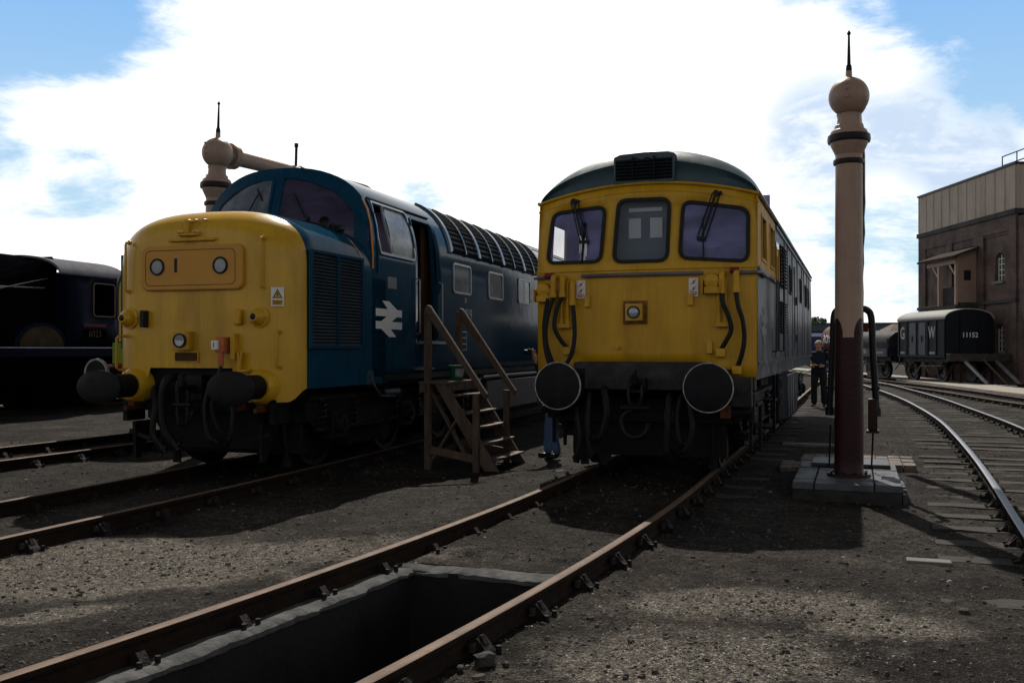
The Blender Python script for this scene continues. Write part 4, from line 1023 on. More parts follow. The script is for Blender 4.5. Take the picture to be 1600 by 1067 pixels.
# sides
def S3(sx): return lambda y,z:(sx*(W3-.02*max(0,(z-2.4))), y, z)
SW1 = [(1.22,2.57),(1.86,2.57),(1.86,3.1),(1.28,3.1)]; SW2 = [(2.46,2.58),(3.02,2.58),(3.02,3.12),(2.46,3.12)]
for sx in (1,-1):
    m = MB(); m.panel([(.67,1.3),(14.9,1.3),(14.9,ZC),(.74,ZC)],[SW1,SW2],S3(sx),step=.3,lines=[((.7,2.42),(3.4,2.42)),((3.4,2.42),(3.4,ZC-.01))],mif=lambda y,z:1 if (y < 3.4 and z > 2.42) else 0)
    sd_ = m.build('side', [BLUEW,YEL2], GL, smooth=30)
    def S(y,z,o=0,sx=sx): return (sx*(W3-.02*max(0,(z-2.4))+o), y, z)
    for q in (SW1,SW2):
        m = MB(); ringstrip(m, offs(q,.03), offs(q,-.015), lambda a,b:S(a,b,-.02), lambda a,b:S(a,b,.014)); f = m.build('window_frame', YEL2, sd_)
        if q is SW2 or sx > 0:
            m = MB(); m.add([S(a,b,-.015) for a,b in q],[(0,1,2,3)]); m.build('window_pane', GLSD, f)
    def bar(mb,y0,y1,z0,z1,o=.01):
        a = [S(y0,z0,0),S(y1,z0,0),S(y1,z1,0),S(y0,z1,0),S(y0,z0,o),S(y1,z0,o),S(y1,z1,o),S(y0,z1,o)]
        mb.add(a,[(4,5,6,7),(0,1,5,4),(1,2,6,5),(2,3,7,6),(3,0,4,7)])
    m = MB()
    for y in (5.2,5.9,7.2,8.7,10.4,11.2,12.6,13.4): bar(m,y-.02,y+.02,1.32,3.2,.014)
    bar(m,3.5,14.9,3.2,3.25,.02); bar(m,.7,14.9,1.3,1.34,.02); bar(m,.68,3.4,2.40,2.435,.03)
    m.build('panel_strip', BLUEW, sd_)
    m = MB(); bar(m,3.22,4.02,1.36,3.14,.012); d_ = m.build('cab_door', [BLUEW], sd_)
    m = MB(); bar(m,3.36,3.86,2.56,3.0,.02); m.build('door_window', GLSD, d_)
    for y in (2.78,3.14,4.1):
        m = MB().tube([S(y,1.45,0),S(y,1.46,.06),S(y,2.42,.06),S(y,2.86,.06),S(y,2.87,0)],.012,8); m.m = [1 if min(m.v[i][2] for i in f) > 2.35 and y < 4 else 0 for f in m.f]; m.build('handrail', [IRON,YEL2], sd_)
    for y0,y1,z0,z1 in ((4.2,5.1,2.42,3.05),(4.2,5.1,1.72,2.2)):
        m = MB(); bar(m,y0,y1,z0,z1,.02); gq = m.build('side_grille', IRON, sd_); m = MB()
        for k in range(12):
            za = z0+(z1-z0)*k/12; bar(m,y0,y1,za+.01,za+.022,.05)
        m.build('louvre', BLK, gq)
    for y0,y1,z0,z1 in ((6.35,6.8,2.42,2.92),(9.6,10.0,2.42,2.92),(11.7,12.1,2.42,2.92),(13.0,13.35,2.42,2.92)):
        m = MB(); ringstrip(m, rrect(y0,y1,z0,z1,.08), rrect(y0+.04,y1-.04,z0+.04,z1-.04,.06), lambda a,b:S(a,b,0), lambda a,b:S(a,b,.02)); f = m.build('window_frame', IRON, sd_)
        m = MB(); q = rrect(y0+.03,y1-.03,z0+.03,z1-.03,.06); m.add([S(a,b,.006) for a,b in q],[tuple(range(len(q)))]); m.build('window_pane', GLSD, f)
    m = MB(); bar(m,7.75,8.25,1.5,3.0,.018); dd = m.build('engine_room_door', BLUEW, sd_); m = MB(); bar(m,7.95,8.05,2.3,2.45,.035); bar(m,7.95,8.05,1.62,1.75,.035); m.build('door_catch', IRON, dd)
    if sx > 0: arrow(sd_, lambda u,v,o,S=S:S(1.5+u,1.78+v*.42,o), .0052).data.materials.__setitem__(0,LOGOG)
    m = MB(); m.box(sx*1.22,sx*1.31,.7,14.9,1.12,1.3); m.build('sole_bar', BLUEW, GL, bevel=.006)
MB().box(-1.3,1.3,14.86,14.92,1.16,3.3).build('rear_wall', YEL2, GL)
# interior seen through the glass
m = MB(); m.box(-1.28,1.28,2.95,3.0,1.4,3.6); m.build('cab_bulkhead', INTP, GL)
MB().box(-1.28,1.28,.75,2.95,1.85,1.9).box(-1.2,-.4,.8,1.25,1.9,2.5).box(.45,1.2,.8,1.25,1.9,2.52).build('cab_desk', INT, GL)
m = MB(); m.box(-.36,.34,.80,.83,2.0,3.35); dp = m.build('centre_panel', mat('slate_blue_panel',(.12,.165,.22),.5,var=.1), GL)
m = MB(); m.box(-.2,-.05,.785,.795,2.82,3.06); m.box(.06,.21,.785,.795,2.82,3.06); m.box(-.2,.21,.785,.795,3.14,3.185); m.build('paper_sheet', mat('pale_paper_notice',(.62,.66,.74),.6,var=.06), dp)
m = MB(); m.box(.95,1.0,2.9,2.94,2.6,2.63); m.tube([(.5,2.93,2.9),(1.2,2.93,2.9)],.01,6); m.tube([(-1.2,2.93,2.9),(-.5,2.93,2.92)],.01,6); m.box(-.8,-.4,2.92,2.94,2.1,2.75); m.box(.6,1.1,2.92,2.94,2.3,2.8); m.build('cab_fitting', mat('grey_violet_fitting',(.12,.11,.19),.5,var=.2), GL)
G33 = glass('cab_screen_sky_tint',(.13,.145,.40),.52); G33M = glass('clear_centre_glass',(.1,.12,.16),.22)  # violet blue of the outer panes is painted in place of reflected sky
for nme,q in (('l',WL),('m',WM),('r',WR)):
    m = MB(); ringstrip(m, offs(q,.028), offs(q,-.014), lambda x,z:F3(x,z,-.02), lambda x,z:F3(x,z,.014)); f = m.build('window_seal', RUB, cab)
    m = MB(); m.panel(q,[],lambda x,z:F3(x,z,-.004),.2); m.build('windscreen', G33M if nme == 'm' else G33, f)
for (x0,z0,x1,z1,bl) in ((-.86,3.29,-.72,2.78,-.25),(.86,3.30,.70,2.77,-.25)):
    m = MB(); m.cyl(F3(x0,z0,-.03),F3(x0,z0,.06),.035,n=10); m.cyl(F3(x0+.05,z0,-.03),F3(x0+.05,z0,.05),.022,n=8)
    m.tube([F3(x0,z0,.05),F3(x0*.5+x1*.5,(z0+z1)/2,.05),F3(x1,z1,.035)],.013,6); m.tube([F3(x0+.05,z0,.045),F3(x1+.05,z1+.0,.035)],.009,6); m.tube([F3(x0-.04,z0,.045),F3(x1-.045,z1+.02,.035)],.008,6)
    m.beam(F3(x1+.01,z1+.24,.02),F3(x1-.015 if x1 < 0 else x1+.03,z1-.26,.02),.012,.03); m.box(x1-.05,x1+.06,f33(x1,z1)-.05,f33(x1,z1)-.02,z1-.02,z1+.02); m.build('wiper', IRON, cab)
# horn box on the roof front
m = MB(); m.prism([(-.36,3.46),(.38,3.46),(.38,3.80),(.30,3.825),(.0,3.835),(-.28,3.82),(-.36,3.79)],'y',.66,1.3); hb = m.build('horn_box', ROOF, roof, bevel=.012)
MB().box(-.33,.35,.652,.66,3.5,3.75).build('box_opening', mat('dark_teal_opening',(.008,.014,.018),.7), hb)
m = MB()
for k in range(6): m.cbox((.01,.635,3.52+.04*k),(.68,.03,.006),rot=Matrix.Rotation(radians(-25),3,'X'))
for x in (-.12,.14): m.box(x-.006,x+.006,.61,.65,3.5,3.78)
m.build('louvre', MATS['dark_teal_opening'], hb)
m = MB()
for x in (-.09,.05): m.lathe([(.01,.3),(.015,.1),(.03,.02),(.035,0),(.028,.01)],(x,.64,3.735),'y',12)
m.build('horn', MATS['grey_weathered_pipe'] if 'grey_weathered_pipe' in MATS else IRON, hb)
m = MB(); m.prism([(.05,3.8),(.66,3.7),(.55,3.95),(.46,4.0),(.1,3.99)],'y',1.76,2.4); m.build('exhaust_cowl', ROOF, roof, bevel=.01)
for sx in (1,-1):
    m = MB(); m.tube([(sx*1.335,y,3.29) for y in (.75,1.5,3,8,14.8)],.022,6); m.build('rain_gutter', BLUEW, roof)
m = MB()
for y0,y1 in ((5.5,8.0),(8.3,11.0),(11.4,13.4)): m.prism([(.75,3.72),(1.22,3.42),(1.24,3.5),(.8,3.8)],'y',y0,y1); m.box(-.7,.7,y0,y1,3.82,3.9)
m.build('roof_hatch', ROOF, roof, bevel=.01)
# fittings on the yellow front
m = MB(); m.tube([F3(x,2.365,.035) for x in (-.73,-.4,0,.4,.73)],.023,10); m.tube([F3(-1.36,2.36,.03),F3(-1.15,2.365,.035)],.023,10); m.tube([F3(1.06,2.365,.035),F3(1.33,2.365,.035),(1.36,.72,2.37),(1.36,1.6,2.37)],.023,10); m.build('jumper_rail', mat('grey_weathered_pipe',(.17,.15,.155),.5,.2,var=.25), cab)
m = MB(); m.box(-.17,.03,f33(0,1.9)-.10,f33(0,1.9)-.013,1.815,2.015)
for a in (-.145,.005):
    for b in (1.835,1.985): m.cyl((a,.455,b),(a,.45,b),.01,n=6)
hl = m.build('headlight', YEL, cab, bevel=.008); MB().box(-.215,.075,f33(0,1.9)-.012,f33(0,1.9)+.02,1.775,2.055).build('housing_plate',mat('shadow_gap_yellow',(.2,.09,.012),.6,var=.5,vscale=9),hl); MB().lathe([(0,.442),(.035,.439),(.055,.447),(.062,.452),(.064,.46)],(-.07,0,1.915),'y',28).build('lens', LENS, hl); MB().lathe([(.062,.462),(.076,.462),(.076,.446),(.062,.446)],(-.07,0,1.915),'y',28,caps=False).build('lens_rim', IRON, hl)  # housing plate coloured dark to draw the shadow gap round the headlight
m = MB(); y_ = f33(-.28,1.5); m.cyl((-.28,y_,1.505),(-.28,y_-.03,1.505),.032,n=14); m.cyl((-.28,y_-.03,1.505),(-.28,y_-.06,1.505),.016,n=10); m.build('front_stud', YEL2, cab)
def plate(x, z):
    y_ = f33(x,z); o = MB().box(x-.055,x+.055,y_-.018,y_-.002,z-.11,z+.105).build('warning_sign', WHT, cab); m = MB()
    for dz_ in (.055,-.02): m.prism([(x-.04,z+dz_-.03),(x-.004,z+dz_-.002),(x-.012,z+dz_+.01),(x+.042,z+dz_+.035),(x+.008,z+dz_+.004),(x+.018,z+dz_-.008)],'y',y_-.021,y_-.0185)
    m.build('sign_bolt', REDP, o); m = MB()
    for dz_,w_ in ((-.06,.04),(-.078,.045),(-.092,.03)): m.box(x-w_,x+w_,y_-.0205,y_-.0184,z+dz_-.004,z+dz_+.004)
    m.build('sign_lines', REDP, o)
plate(-.745,2.205); plate(.615,2.205)
m = MB()
for x,z in ((-.66,2.06),(.58,2.06),(-.86,1.52),(.80,1.50)): m.prism([(f33(x,z)+.01,z-.075),(f33(x,z)-.05,z-.07),(f33(x,z)-.03,z+.07),(f33(x,z)+.01,z+.075)],'x',x-.033,x+.033)
m.build('lamp_iron', YEL2, cab, bevel=.005)
# marker lamps
for x,z in ((.83,2.26),(-1.22,2.2)):
    y_ = f33(x,z); m = MB(); m.lathe([(.095,0),(.1,-.04),(.085,-.11),(.0,-.13)],(x,y_,z),'y',18); m.box(x-.085,x+.085,y_-.12,y_,z-.14,z-.06); m.box(x-.11,x-.095,y_-.15,y_,z-.14,z+.02); m.box(x+.095,x+.11,y_-.15,y_,z-.14,z+.02); m.build('marker_lamp', YEL2, cab, bevel=.01)
def elbow(x, z, lens_, par, r=.036, m_=YEL2):
    y_ = f33(x,z); return MB().tube(catmull([(x,y_+.02,z),(x,y_-.05,z+.01),(x,y_-.09,z-.02),(x,y_-.10,z-.08),(x,y_-.10,z-lens_)],4),[r]*17 if False else r,10).cyl((x,y_-.1,z-lens_-.03),(x,y_-.1,z-lens_+.03),r*1.25,n=12).build('pipe_elbow', m_, par)
RC = mat('maroon_red_cap',(.17,.025,.03),.5,var=.3)
for x,z,l in ((.945,2.35,.2),(1.105,2.36,.2),(-1.08,2.36,.22),(-.96,2.34,.2),(-.83,2.28,.24)): elbow(x,z,l,cab)
m = MB()
for x in (.905,.98,-.99,-.91): m.tube([F3(x,2.3,.04),F3(x,2.0,.05),F3(x,1.8,.04)],.02,8); m.cyl(F3(x,1.84,.045),F3(x,1.78,.045),.035,n=10)
m.box(.87,1.02,f33(.95,1.8)-.1,f33(.95,1.8),1.74,1.79); m.box(-1.03,-.87,f33(.95,1.8)-.1,f33(.95,1.8),1.74,1.79); m.build('vertical_pipe', YEL2, cab)
m = MB()
for a,b in (((1.03,2.39),(1.13,2.39)),((-1.2,2.38),(-1.08,2.38))): m.tube([F3(a[0],a[1],.06),F3(b[0],b[1],.06)],.035,10)
m.build('pipe_cap', RC, cab)
def hp_(pts, r=.027): return hose([(x,f33(x,z)-o,z) for x,z,o in pts], r, cab, 'jumper_hose', fit=False)
hp_([(.945,2.14,.1),(.965,2.0,.13),(1.03,1.85,.15),(1.055,1.7,.14),(1.0,1.58,.12),(.93,1.47,.08)])
hp_([(1.105,2.14,.1),(1.13,1.98,.13),(1.185,1.8,.15),(1.2,1.6,.14),(1.17,1.42,.12),(1.12,1.28,.08)])
hp_([(-1.08,2.14,.1),(-1.13,1.95,.13),(-1.17,1.7,.14),(-1.15,1.5,.13),(-1.08,1.3,.1),(-1.02,1.2,.08)])
hp_([(-.96,2.13,.1),(-1.03,1.95,.13),(-1.05,1.75,.15),(-.98,1.6,.13),(-.9,1.49,.08)])
hp_([(-.83,2.04,.1),(-.80,1.85,.13),(-.79,1.6,.15),(-.84,1.38,.17),(-.97,1.23,.18),(-1.1,1.3,.17),(-1.17,1.5,.15),(-1.19,1.8,.13),(-1.15,2.1,.1)])
m = MB()
for x,z in ((.93,1.44),(1.11,1.24),(-.9,1.46),(-1.02,1.17)): y_ = f33(x,z); m.box(x-.055,x+.055,y_-.12,y_,z-.05,z+.05)
m.build('hose_socket', YEL2, cab, bevel=.012)
# buffer beam, buffers, drawgear
m = MB(); m.box(-.80,.77,.46,.60,1.0,1.325); m.prism([(-.80,1.0),(.77,1.0),(.77,.93),(.45,.93),(.38,1.12),(-.38,1.12),(-.45,.93),(-.80,.93)],'y',.45,.47); m.box(-1.28,-.8,.5,.66,.82,1.16); m.box(.77,1.28,.5,.66,.82,1.16); m.box(-1.3,1.3,.66,.9,1.0,1.15)
bb = m.build('buffer_beam', mat('chipped_black_beam',(.026,.026,.028),.55,var=.4,vscale=5,bump=.3,bscale=25,dirt=(.1,.1,.11),dscale=3.2,damt=.55), GL, bevel=.008)
for x in (-.864,.864):
    m = MB(); m.box(x-.2,x+.2,.44,.5,.86,1.25); m.lathe([(.16,.44),(.155,.3),(.13,.28),(.13,.12),(.1,.05)],(x,0,1.055),'y',24)
    bf = m.build('buffer', BLKG, GL, smooth=40)
    MB().lathe([(.1,.07),(.24,.05),(.268,.03),(.268,-.002),(.2,-.018),(.1,-.027),(0,-.03)],(x,0,1.055),'y',48).build('buffer_head', BUFF, bf, smooth=50)
    MB().lathe([(.266,.03),(.277,.028),(.279,-.0),(.274,-.009),(.266,-.006)],(x,0,1.055),'y',56,caps=False).build('buffer_rim', mat('scuffed_white_paint',(.42,.42,.42),.6,var=.5,vscale=14,dirt=(.03,.03,.03),dscale=9,damt=.9) if x < 0 else MATS['scuffed_white_paint'], bf, smooth=50)
m = MB(); m.box(-.1,.1,.3,.5,.98,1.14); m.tube([(0,.45,1.05),(0,.3,1.05),(0,.2,1.1),(0,.18,1.18),(0,.25,1.23)],[.05,.05,.045,.035,.02],8); m.build('coupling_hook', BLKG, GL)
m = MB()
m.tube([(-.075,.24,1.06),(-.08,.22,.95),(-.06,.22,.84),(.06,.22,.84),(.08,.22,.95),(.075,.24,1.06)],.022,8); m.cyl((-.17,.22,.8),(.17,.22,.8),.032,n=10)
for k in range(14): m.cyl((-.13+.02*k,.22,.8),(-.12+.02*k,.22,.8),.042,n=10)
pts = [(.16*cos(a),.22,.62+.16*sin(a)) for a in [radians(100+k*24) for k in range(12)]]; m.tube(pts,.035,8); m.build('screw_coupling', BLKG, GL)
for pts,r in (([(-.42,.5,1.0),(-.4,.36,.98),(-.36,.33,.75),(-.42,.35,.5),(-.5,.38,.44)],.048),([(-.6,.5,.95),(-.6,.4,.9),(-.6,.36,.6),(-.58,.38,.3)],.04),([(.36,.5,.95),(.36,.38,.9),(.36,.34,.65),(.33,.36,.35),(.36,.4,.28)],.04),([(.6,.5,.9),(.6,.38,.86),(.64,.33,.6),(.58,.36,.36),(.5,.4,.3)],.032),([(.5,.5,.95),(.49,.38,.9),(.46,.36,.7),(.48,.36,.45),(.52,.4,.38)],.026),([(-.75,.55,.85),(-.74,.4,.7),(-.7,.38,.45),(-.74,.4,.22)],.03)): hose(pts,r,GL)
m = MB()
for x,z in ((.36,.72),(-.95,.86),(1.0,.78)): m.box(x-.05,x+.05,.36,.5,z-.08,z+.06)
m.build('air_cock', MATS['rusty_orange_cock'], GL)
m = MB(); m.box(-.95,.95,.95,1.1,.18,1.0); m.box(-.62,.62,1.1,14,.24,.7); m.box(-1.0,1.0,2.4,3.7,.2,.7); m.box(-1.0,1.0,4.7,6.2,.3,1.0); m.build('brake_rigging', BLK, GL)
bogie(GL, 3.05, (-1.5,1.5), 1.06, wr=.54); bogie(GL, 12.0, (-1.5,1.5), 1.06, wr=.54)
m = MB()
for sx in (-1,1):
    m.box(sx*1.2-.1,sx*1.2+.1,1.0,1.7,.80,.84); m.box(sx*1.27-.02,sx*1.27+.02,1.65,1.7,.2,.84); m.box(sx*1.22-.02,sx*1.22+.02,1.0,1.04,.3,1.1)
    m.box(sx*1.18-.08,sx*1.18+.08,2.4,3.0,.35,.38); m.box(sx*1.2-.1,sx*1.2+.1,3.4,4.1,.72,.76); m.box(sx*1.3-.02,sx*1.3+.02,3.4,3.44,.3,1.12); m.box(sx*1.3-.02,sx*1.3+.02,4.06,4.1,.3,1.12); m.box(sx*1.22-.1,sx*1.22+.1,3.4,4.1,.34,.38)
    m.cyl((sx*1.2,.95,.62),(sx*1.2,.95,.95),.08,n=12); m.cyl((sx*1.0,.6,.75),(sx*1.25,.7,.75),.06,n=10)
m.build('footstep', BLK, GL, bevel=.005)
m = MB()
for sx in (-1,1):
    m.box(sx*1.1-.2,sx*1.1+.2,6.3,7.5,.3,1.05); m.box(sx*1.1-.2,sx*1.1+.2,7.6,9.0,.3,1.05)
    for y in (6.32,6.9,7.47,7.62,8.3,8.95): m.box(sx*1.3,sx*1.3+sx*.02,y-.02,y+.02,.32,1.03)
m.build('battery_box', BLUEW, GL, bevel=.01)
m = MB()
for sx in (-1,1): m.lathe([(.2,-.03),(.23,-.03),(.23,.03),(.2,.03),(.2,-.03)],(sx*1.22,5.6,.8),'x',24); m.cyl((sx*1.0,5.6,.8),(sx*1.25,5.6,.8),.03,n=8)
for sx in (-1,1):
    for a in range(4): m.beam((sx*1.22,5.6,.8),(sx*1.22,5.6+.21*cos(a*pi/2),.8+.21*sin(a*pi/2)),.02,.02)
m.build('hand_wheel', BLUEW, GL)
m = MB(); m.tube([(1.25,9.4,.95),(1.3,9.8,.8),(1.28,10.4,.95)],.03,6); m.tube([(1.2,5.0,1.05),(1.22,5.2,.7),(1.2,5.4,.5)],.03,6); m.build('side_pipe', BLK, GL)
# ------------------------------------------------------------------ water cranes
ZS = (1.62,1.62+.28)
def crane():
    root = thing('water_crane','nearer cream and maroon water crane with a ball top, standing on the slab plinth','water crane',(2.30,.885,.05),-.03,'water cranes beside the tracks')
    # tapered column with scalloped paint edge
    prof = []
    for k,z in enumerate([0,.03,.06]+[.2*q for q in range(1,8)]+[1.5+.007*q for q in range(58)]+[2.0+.2*q for q in range(9)]+[3.78]):
        r = .158-.012*z/3.78
        if k < 2: r += .02-.01*k
        prof.append((r,z))
    n = 160; m = MB(); m.lathe(prof,n=n)
    mi = []
    for i in range(len(prof)-1):
        for k in range(n):
            z = (prof[i][1]+prof[i+1][1])/2; a = (k+.5)/n*3-.25; a = abs(a-round(a))*2   # 0 at tongue centre
            lim = 1.56 if a < .36 else 1.56+.22*sqrt(max(0,1-((1-a)/.64)**2)); mi.append(1 if z < lim else 0)
    m.m[:len(mi)] = mi
    col = m.build('column',[CREAM,MAROON],root,smooth=40)
    m = MB(); m.lathe([(.145,3.52),(.168,3.525),(.172,3.55),(.168,3.575),(.145,3.58)],n=40); m.lathe([(.19,3.765),(.228,3.77),(.236,3.80),(.23,3.85),(.2,3.855)],n=40); m.build('band',IRON,col,smooth=40)
    MB().lathe([(.144,3.62),(.16,3.66),(.185,3.71),(.21,3.765),(.2,3.855),(.205,3.875),(.19,3.905),(.16,3.92),(.155,3.96),(.13,3.975),(.124,4.05),(.135,4.09)],n=40).build('capital',CREAM,col,smooth=50)
    m = MB()
    m.cyl((0,0,0),(0,0,.03),.235,n=32)
    for k in range(8): a = 2*pi*(k+.5)/8; m.cyl((.198*cos(a),.198*sin(a),.03),(.198*cos(a),.198*sin(a),.055),.018,n=6)
    m.build('flange',MAROON,col)
    m = MB(); m.lathe([(.14*0+.11,4.06)]+[(.221*cos(radians(a)),4.29+.221*sin(radians(a))) for a in range(-60,84,6)]+[(.035,4.52),(.034,4.58),(.025,4.585)],n=44)
    for z in (4.25,4.34,4.4): m.cyl((-.01,-.21,z),(-.01,-.235,z),.014,n=8)
    m.build('ball',CREAM,root,smooth=50)
    MB().lathe([(.03,4.58),(.034,4.6),(.03,4.64),(.02,4.66),(.012,4.97),(.012,4.99),(.02,5.0),(.022,5.015),(.012,5.03),(.008,5.04),(0,5.045)],n=14).build('spike',IRON,root)
    m = MB(); m.cyl((0,.1,4.29),(0,.27,4.29),.13,n=28); m.cyl((0,.22,4.29),(0,.27,4.29),.19,n=28); m.cyl((0,.285,4.29),(0,.33,4.29),.18,n=28); m.cyl((0,.33,4.29),(0,1.72,4.29),.12,.105,n=24); m.build('arm',CREAM,root,smooth=40)
    m = MB(); m.cyl((0,1.70,4.29),(0,3.25,4.29),.115,.10,n=24); m.tube(catmull([(0,3.2,4.29),(0,3.4,4.27),(0,3.5,4.15),(0,3.5,4.0)],5),.1,16); m.cyl((0,1.69,4.29),(0,1.73,4.29),.125,n=24); m.build('arm_sleeve',MAROON,root,smooth=40)
    m = MB(); m.cyl((0,1.62,4.35),(0,1.62,4.72),.022,n=10); m.cyl((0,1.62,4.7),(0,1.62,4.76),.032,n=10); m.build('vent_rod',IRON,root)
    pts = [(0,3.5,4.02-.22*k) for k in range(11)]; MB().tube(pts,[.1,.1,.105,.09,.1,.08,.085,.07,.08,.075,.08],12).build('leather_bag',RUB,root)
    return root, col
cr, ccol_ = crane()
# drain pipes, chains and counterweight box flanking the column
m = MB()
for sx in (1,-1):
    g_ = sx; sx = sx if sx > 0 else -.76
    pts = catmull([(sx*.10,.22,1.90),(sx*.19,.26,1.88),(sx*.235,.27,1.78),(sx*.25,.27,1.4),(sx*.275,.27,1.0),(sx*.29,.27,.72)],5); m.tube(pts,.038,10)
    m.cyl((sx*.287,.27,.76),(sx*.292,.27,.66),.052,n=12); m.cyl((sx*.28,.27,1.0),(sx*.283,.27,.96),.05,n=10)
m.build('side_pipe',IRON,cr,smooth=40)
m = MB(); m.box(.2,.30,.2,.42,.50,.86); m.box(.18,.32,.18,.44,.47,.50); m.build('counterweight_box',MAROON,cr,bevel=.008)
m = MB()
for x in (.255,-.215): m.tube([(x,.32,.55),(x-.01,.36,.3),(x-.02,.42,.08)],.012,6); m.cyl((x-.02,.42,.05),(x-.02,.42,.085),.03,n=8)
m.build('tie_rod',IRON,cr)
def copy_tree(o, parent=None):
    c = inst(o,parent)
    for ch in list(o.children): copy_tree(ch,c)
    return c
c2 = copy_tree(cr); c2.location = (-6.97,1.66,-.05); c2.rotation_euler = (radians(-1.0),radians(1.0),-.187); c2.scale = (1.06,)*3
c2['label'] = 'cream water crane rising behind the yellow nosed locomotive, its arm reaching over the cab'
for ch in list(c2.children):
    if ch.name.split('.')[0] == 'leather_bag': pass
# plinth
root = thing('crane_plinth','low plinth of grey paving slabs under the nearer water crane','plinth',(2.28,1.17,0))
m = MB(); m.box(-.55,.55,-1.03,1.0,-.3,-.02); m.build('base',mat('dark_plinth_brick',(.03,.028,.027),.8,var=.5,vscale=8,bump=.5,bscale=30),root,bevel=.01)
xs_ = (-.56,-.33,.28,.56); ysl = (-1.05,-.72,-.2,.35,1.02)
m = MB(); rr = random.Random(3)
for i in range(3):
    for j in range(4): m.box(xs_[i]+.006,xs_[i+1]-.006,ysl[j]+.006,ysl[j+1]-.006,-.02+rr.uniform(-.01,0),.05+rr.uniform(-.006,.004))
m.build('slab',FLAG,root,bevel=.01)
m = MB()
for k in range(5): m.box(.56,.60+rr.uniform(-.01,.02),-.9+.2*k,-.74+.2*k,-.2,-.04+rr.uniform(-.02,.02))
m.build('edge_brick',FLAG,root,bevel=.008)
tag(MB().box(1.86,2.76,1.62,2.3,.056,.098).build('cover_plate',mat('dark_iron_plate',(.05,.048,.048),.5,var=.4,vscale=8,bump=.3),bevel=.008),'thick dark iron plate lying on the plinth behind the nearer water crane','cover plate')
root = thing('brick_kerb','strip of worn paving bricks level with the ground behind the crane plinth','brick kerb',(2.2,3.4,0))
m = MB()
for i in range(9):
    for j in range(5): m.box(-.55+.165*i,-.395+.165*i,-.38+.24*j,-.15+.24*j,-.25,-.055+rr.uniform(-.012,.008))
m.build('brick',mat('worn_yard_brick',(.17,.145,.125),.75,var=.45,vscale=6,bump=.5,dirt=(.06,.05,.045),dscale=4,damt=.6),root,bevel=.008)
root = thing('brick_kerb','patch of dark paving bricks left of the nearer water crane, close to the grey locomotive','brick kerb',(1.72,2.9,0)); m = MB()
for i in range(4):
    for j in range(3): m.box(-.3+.16*i,-.145+.16*i,-.36+.24*j,-.13+.24*j,-.25,-.07+rr.uniform(-.012,.008))
m.build('brick',MATS['worn_yard_brick'],root,bevel=.008)
tag(MB().box(1.2,2.4,6.2,6.42,-.25,-.11).build('timber_baulk',mat('pale_grey_timber',(.2,.19,.18),.8,var=.3,bump=.4),bevel=.01),'pale timber baulk lying flat between the grey locomotive and the curved track','timber baulk')

# ------------------------------------------------------------------ timber steps and bucket
root = thing('wooden_steps','weathered timber steps with two slanting handrails leading up to the blue locomotive cab door','steps',(-2.9,2.5,0))
SN, SF = 1.95-2.5, 3.1-2.5; OX = 2.9
def st(x,s_,z): return (x+OX,s_,z)
for s_,sgn in ((SN,-1),(SF,1)):
    MB().beam(st(-3.43,s_,-.27),st(-3.43,s_,2.06),.09,.09,(0,1,0)).build('post',WOOD,root,bevel=.006)
    MB().beam(st(-2.66,s_+sgn*.05,-.33),st(-2.66,s_+sgn*.05,.86),.09,.08,(0,1,0)).build('post',WOOD,root,bevel=.006)
    m = MB(); a = Vector(st(-3.40,s_,2.07)); b = Vector(st(-2.53,s_,.83)); m.prism([(a.x-.06,a.z-.02),(a.x-.02,a.z+.045),(a.x+.03,a.z+.03),(b.x+.035,b.z+.02),(b.x,b.z-.05),(a.x-.02,a.z-.1)],'y',s_-.035+sgn*.03,s_+.035+sgn*.03); m.build('handrail',WOOD,root,bevel=.006)
    m = MB(); m.prism([(-3.33+OX,1.0),(-3.15+OX,1.0),(-2.33+OX,-.24),(-2.55+OX,-.24)],'y',s_-.022,s_+.022); m.build('stringer',WOOD,root,bevel=.004)
    MB().beam(st(-3.43,s_,.04),st(-2.66,s_,-.08),.035,.11).build('ground_rail',WOOD,root,bevel=.004)
for z,x in ((.83,-3.04),(.58,-2.89),(.375,-2.74),(.16,-2.6),(-.06,-2.45)):
    MB().box(x-.13+OX,x+.10+OX,SN+.025,SF-.025,z-.03,z).build('tread',WOOD,root,bevel=.006)
m = MB(); m.box(-3.56+OX,-3.08+OX,SN-.05,SF+.05,.98,1.02)
m.build('platform',WOOD,root,bevel=.006)
MB().box(-3.52+OX,-3.42+OX,SN-.1,SF+.1,.86,.98).build('platform_beam',WOOD,root,bevel=.005); MB().box(-3.16+OX,-3.09+OX,SN+.03,SF-.03,.88,.98).build('platform_beam',WOOD,root,bevel=.005)
MB().beam(st(-3.40,SN+.05,-.15),st(-2.9,SN+.05,.62),.09,.03).build('brace',WOOD,root); MB().beam(st(-3.40,SN+.1,.85),st(-2.85,SN+.1,-.1),.09,.03).build('brace',WOOD,root)
MB().beam(st(-3.45,SN,-.12),st(-3.45,SF,.0),.03,.09).build('ground_rail',WOOD,root); MB().beam(st(-3.43,SF,-.27),st(-3.43,SF,1.0),.09,.09,(0,1,0)).build('post',WOOD,root)
root = thing('bucket','green plastic bucket with a printed label standing on the step platform','bucket',(-3.27,2.62,1.022))
m = MB(); m.lathe([(.088,0),(.09,.004),(.118,.2),(.126,.2),(.128,.215),(.112,.215),(.108,.2),(.084,.012),(0,.01)],n=28); m.build('body',GRNP,root,smooth=40)
m = MB()
